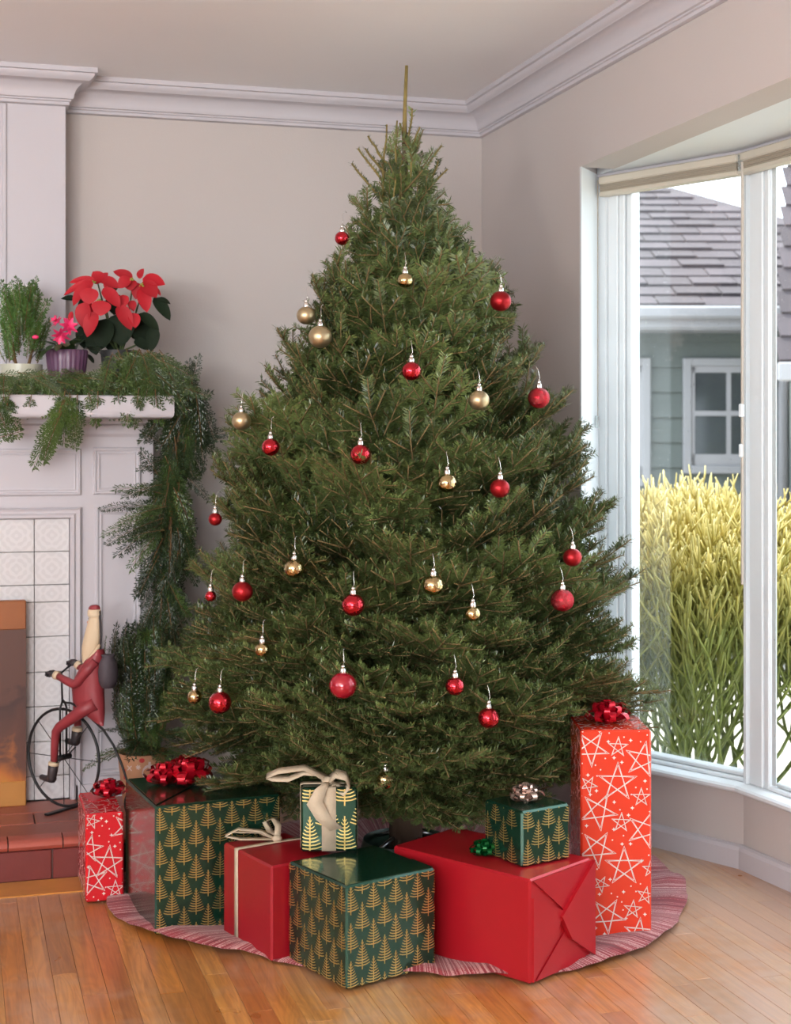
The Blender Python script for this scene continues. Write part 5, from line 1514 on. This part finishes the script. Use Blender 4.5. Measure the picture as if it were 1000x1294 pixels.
for i in range(22):
    a = rg.uniform(0, 6.283); p = Vector((math.cos(a) * 0.02, math.sin(a) * 0.015, 0.133)); el = rg.uniform(0.35, 1.1)
    for k in range(3):
        d = Vector((math.cos(a) * math.cos(el), math.sin(a) * math.cos(el), math.sin(el)))
        y = Vector((0, 0, 1)).cross(d).normalized(); z = d.cross(y)
        M = Matrix(((d.x, y.x, z.x, 0), (d.y, y.y, z.y, 0), (d.z, y.z, z.z, 0), (0, 0, 0, 1)))
        inst('cactus_segment', seg_me, ca, mtx=Matrix.Translation(p) @ M @ Matrix.Diagonal((0.042, 0.024, 0.03, 1)))
        p = p + d * 0.038; el -= rg.uniform(0.35, 0.7)
M_PINK = pmat('pink petal', lin((226, 52, 108)), 0.45, var=0.12, rnd=0.1)
pet_me = leaf_mesh('petal', M_PINK, 0.08, 0.35)
def pink_flower(x, y, z, ax, s):
    ax = Vector(ax).normalized()
    e1 = ax.orthogonal().normalized(); e2 = ax.cross(e1)
    f = empty('flower', (x, y, z), 0, ca)
    for tier, (n, op, l) in enumerate(((7, 0.95, 1.0), (6, 0.55, 0.9))):
        for k in range(n):
            a = 6.283 * k / n + tier * .4
            d = (ax * math.cos(op) + (e1 * math.cos(a) + e2 * math.sin(a)) * math.sin(op)).normalized()
            yv = ax.cross(d).normalized(); zv = d.cross(yv)
            M = Matrix(((d.x, yv.x, zv.x, 0), (d.y, yv.y, zv.y, 0), (d.z, yv.z, zv.z, 0), (0, 0, 0, 1)))
            inst('petal', pet_me, f, mtx=Matrix.Translation(ax * (-0.006 if tier == 0 else 0.003)) @ M @ Matrix.Diagonal((0.034 * s * l, 0.013 * s, 0.03 * s, 1)))
KX = 4.88 / 1900
pink_flower((92 - 84) * KX, -0.07, 0.218, (0.4, -0.8, 0.35), 1.0)
pink_flower((84 - 84) * KX, -0.08, 0.192, (-0.1, -0.7, -0.6), 1.0)
pink_flower((77 - 84) * KX, -0.06, 0.235, (-0.5, -0.5, 0.5), 0.7)
MB().ball(((50 - 84) * KX, -0.06, 0.186), 0.0075, 10, 6, sc=(1.5, 1, 0.9)).build('bud', M_PINK, ca, True)
# ------------------------------------------------------------------ carved rider on a high-wheel bicycle
SX, SW, SS = 0.85, 0.53, 4.744 / 1900
sb_ = P((80 - 500) * SS, 4.744, 0.1215)
rz_ = math.atan2(-0.53, 0.85) - YAW
rd = tag(empty('high_wheel_rider_figurine', sb_, rz_), 'carved bearded man in red suit riding a black high-wheel bicycle', 'figurine')
def q3(x, y, w=0.0):
    """side-view sketch (x, y) with sideways offset w to local metres"""
    return Vector((((x - 80) * SS - 0.53 * w) / 0.85, w, (1026 - y) * SS * (1 - 0.0) + 0.0))
M_IRON = pmat('black iron', (0.018, 0.017, 0.018), 0.45, 0.3, var=0.2)
M_SUIT = pmat('maroon painted wood', lin((142, 52, 58)), 0.45, var=0.16, scale=18, bump=0.3, bscale=45)
M_CREAM = pmat('cream painted wood', lin((214, 192, 160)), 0.55, var=0.08, scale=20, bump=0.2, bscale=45)
M_SKIN = pmat('rosy painted wood', lin((206, 142, 118)), 0.55, var=0.08, scale=20)
M_BOOT = pmat('black painted wood', lin((52, 46, 48)), 0.5, var=0.15, scale=20, bump=0.2, bscale=45)
M_SACK = pmat('dark sack', lin((70, 62, 68)), 0.7, var=0.3, scale=25, bump=0.6, bscale=35)
def ring(c, r, n=40): return [(c.x + r * math.cos(2 * math.pi * k / n), c.y, c.z + r * math.sin(2 * math.pi * k / n)) for k in range(n)]
wc = q3(80, 958.6)
RW = 0.157
wh = MB().tube(ring(wc, RW - .0045), 0.0046, 8, closed=True).build('front_wheel', M_IRON, rd, True)
for k in range(8):
    a = k * math.pi / 4 + 0.02
    MB().tube([wc, wc + Vector((math.cos(a), 0, math.sin(a))) * (RW - .006)], 0.0013, 5).build('spoke', M_IRON, wh, True)
MB().tube([wc + Vector((0, -0.03, 0)), wc + Vector((0, 0.03, 0))], [0.009, 0.009], 10).build('hub', M_IRON, wh, True)
rc = q3(0, 0); rc = Vector((0.305, 0, 0.056))
rwh = MB().tube(ring(rc, 0.046, 24), 0.0042, 8, closed=True).build('rear_wheel', M_IRON, rd, True)
for k in range(6):
    a = k * math.pi / 3
    MB().tube([rc, rc + Vector((math.cos(a), 0, math.sin(a))) * 0.045], 0.0013, 5).build('spoke', M_IRON, rwh, True)
fk = MB()
for w in (-0.014, 0.014): fk.tube([wc + Vector((0, w, 0)), Vector((wc.x, w, q3(0, 896).z)), Vector((wc.x, w * .4, q3(0, 889).z)), Vector((wc.x - .003, 0, q3(0, 886).z))], 0.0034, 6)
fk.build('fork', M_IRON, rd, True)
hb = MB(); tz = q3(0, 852).z
hb.tube([Vector((wc.x - .004, 0, q3(0, 888).z)), Vector((wc.x - .008, 0, tz))], 0.0034, 6)
hb.tube([q3(64, 853, -0.042), q3(72, 851, -0.015), Vector((wc.x - .008, 0, tz)), q3(84, 846, 0.02), q3(88, 843, 0.042)], 0.0032, 6)
hb.build('handlebar', M_IRON, rd, True)
bk = [Vector((wc.x - .002, 0, q3(0, 889).z)), q3(92, 889), q3(104, 894), q3(120, 904), q3(138, 917), q3(152, 934), q3(163, 955), q3(172, 978), rc + Vector((0.012, 0.0, 0.05)), rc + Vector((0.0, 0.012, 0.0))]
MB().tube(bk, [0.0034, 0.0036, 0.004, 0.004, 0.004, 0.004, 0.004, 0.0038, 0.0034, 0.003], 7).build('backbone', M_IRON, rd, True)
MB().cbox(-0.009, 0.009, -0.075, 0.075, 0.0, 0.006, 0.0015).build('foot_bar', M_IRON, rd)
MB().tube([wc + Vector((0, -0.03, 0)), q3(74, 972, -0.03), q3(72, 985, -0.032)], 0.0026, 6).build('pedal_crank', M_IRON, rd, True)
MB().tube([wc + Vector((0, 0.03, 0)), q3(88, 953, 0.03), q3(94, 947, 0.032)], 0.0026, 6).build('pedal_crank', M_IRON, rd, True)
def loft(rings, n=16):
    """rings of (centre, radius along u, radius along w)"""
    m = MB(); k = len(rings)
    for c, ru, rw in rings:
        for j in range(n):
            a = 2 * math.pi * j / n
            m.v.append((c.x + ru * math.cos(a), c.y + rw * math.sin(a), c.z))
    for i in range(k - 1):
        for j in range(n):
            j2 = (j + 1) % n; m.f.append((i * n + j, i * n + j2, (i + 1) * n + j2, (i + 1) * n + j)); m.m.append(0)
    m.f.append(tuple(range(n))); m.m.append(0); m.f.append(tuple(reversed(range((k - 1) * n, k * n)))); m.m.append(0)
    return m
U = SS / 0.85
suit = loft([(q3(136, 912), 2 * U, .004), (q3(130, 905), 8 * U, .016), (q3(122, 896), 16 * U, .028), (q3(117, 884), 20 * U, .036), (q3(116, 870), 20 * U, .038), (q3(118, 855), 18 * U, .038), (q3(122, 842), 14 * U, .036), (q3(126, 832), 10.5 * U, .033), (q3(131, 823), 6 * U, .024), (q3(134, 817), 3 * U, .012)], 20)
suit.tube([q3(129, 831, -.024), q3(118, 843, -.034), q3(106, 858, -.040), q3(100, 861, -.041), q3(90, 858, -.041), q3(77, 853, -.041)], [0.014, 0.0155, 0.0145, 0.0140, 0.0125, 0.0105], 12)
suit.tube([q3(126, 832, .024), q3(116, 842, .034), q3(108, 850, .040), q3(98, 845, .041)], [0.014, 0.015, 0.0135, 0.0105], 12)
suit.tube([q3(128, 884, -.018), q3(112, 893, -.030), q3(94, 906, -.036), q3(79, 917, -.037), q3(74, 924, -.037), q3(72, 940, -.036), q3(71, 961, -.035)], [0.021, 0.021, 0.0175, 0.0155, 0.0145, 0.0125, 0.0112], 12)
suit.tube([q3(122, 880, .018), q3(108, 883, .030), q3(97, 890, .036), q3(96, 904, .036), q3(97, 920, .035)], [0.020, 0.019, 0.0155, 0.0130, 0.0115], 12)
suit.build('suit', M_SUIT, rd, True)
head = loft([(q3(111, 840), 1 * U, .002), (q3(112, 834), 4 * U, .008), (q3(116, 826), 8 * U, .016), (q3(119, 816), 10.5 * U, .020), (q3(122, 804), 10.5 * U, .020), (q3(124, 792), 9 * U, .018), (q3(125.5, 781), 7.5 * U, .016), (q3(125.5, 776), 7 * U, .015)], 16)
head.build('beard', M_CREAM, rd, True)
MB().ball(q3(121, 786), 0.013, 12, 8, sc=(0.8, 1.0, 1.15)).build('face', M_SKIN, rd, True)
MB().ball(q3(116, 785), 0.004, 8, 6).build('nose', M_SKIN, rd, True)
for w in (-0.008, 0.008): MB().ball(q3(117.5, 780, w), 0.0018, 6, 4).build('eye', M_BOOT, rd, True)
loft([(q3(125, 777), 7.8 * U, .017), (q3(125, 774), 8.4 * U, .018), (q3(125, 770), 8.0 * U, .0175), (q3(125, 768), 7 * U, .015)], 16).build('hat_brim', M_CREAM, rd, True)
loft([(q3(125, 769), 7.0 * U, .0155), (q3(125, 766), 6.8 * U, .015), (q3(125.5, 763.8), 5.4 * U, .012), (q3(126, 762.8), 2.5 * U, .006)], 16).build('hat', M_SUIT, rd, True)
MB().tube([q3(132, 770), q3(133.5, 785), q3(134, 803), q3(134, 817)], [0.0045, 0.004, 0.0035, 0.003], 8).build('hat_tail', M_BOOT, rd, True)
MB().tube([q3(133, 812), q3(126, 822, -.018), q3(118, 832, -.024), q3(111, 843, -.018)], [0.005, 0.0062, 0.0058, 0.004], 8).build('collar', M_CREAM, rd, True)
sk_ = MB().lathe([(0.001, -0.052), (0.020, -0.050), (0.029, -0.030), (0.031, 0.0), (0.027, 0.028), (0.018, 0.044), (0.022, 0.052), (0.001, 0.050)], 14, q3(144, 844, 0.004), sx=0.95, sy=1.05)
sk_.build('sack', M_SACK, rd, True)
for x0, y0, x1, y1, w in ((78, 853, 73, 852, -.041), (99, 845, 95, 842, .041)):
    MB().tube([q3(x0, y0, w), q3(x1, y1, w)], [0.0135, 0.0135], 12).build('cuff', M_CREAM, rd, True)
def glove(x, y, w):
    g = MB()
    g.tube([q3(x + 8, y, w), q3(x + 4, y - .5, w), q3(x, y, w), q3(x - 3, y + 1, w)], [0.0085, 0.0115, 0.0105, 0.006], 10)
    for k in range(4):      # fingers closed over the bar
        o = w + (k - 1.5) * 0.0052
        g.tube([q3(x - 1, y - 1.5, o), q3(x - 5 - (k in (1, 2)), y - 0.5, o), q3(x - 6, y + 2.2, o), q3(x - 3, y + 3.6, o)], [0.0034, 0.0034, 0.0031, 0.0024], 6)
    g.tube([q3(x + 4, y + 1, w - 0.008), q3(x, y + 3, w - 0.008), q3(x - 2, y + 3.5, w - 0.004)], [0.004, 0.0036, 0.0026], 6)
    g.build('glove', M_BOOT, rd, True)
glove(66, 851, -0.041); glove(87, 841, 0.041)
def boot(x, y, w, s=1.0):
    b_ = MB()
    b_.tube([q3(x, y, w), q3(x - 1, y + 8 * s, w), q3(x - 2.5, y + 16 * s, w), q3(x - 4, y + 22 * s, w)], [0.0165, 0.0160, 0.0150, 0.0135], 12)
    b_.tube([q3(x + 1, y + 18 * s, w), q3(x - 5, y + 18.5 * s, w), q3(x - 12 * s, y + 19.5 * s, w), q3(x - 18 * s, y + 18.5 * s, w), q3(x - 20 * s, y + 18 * s, w)], [0.011, 0.0125, 0.0095, 0.0085, 0.004], 10)
    b_.build('boot', M_BOOT, rd, True)
    MB().tube([q3(x + .5, y - 2.5, w), q3(x, y + 1, w)], [0.0165, 0.0175], 12).build('boot_cuff', M_CREAM, rd, True)
boot(70, 965, -.035); boot(96, 925, .035, 0.85)
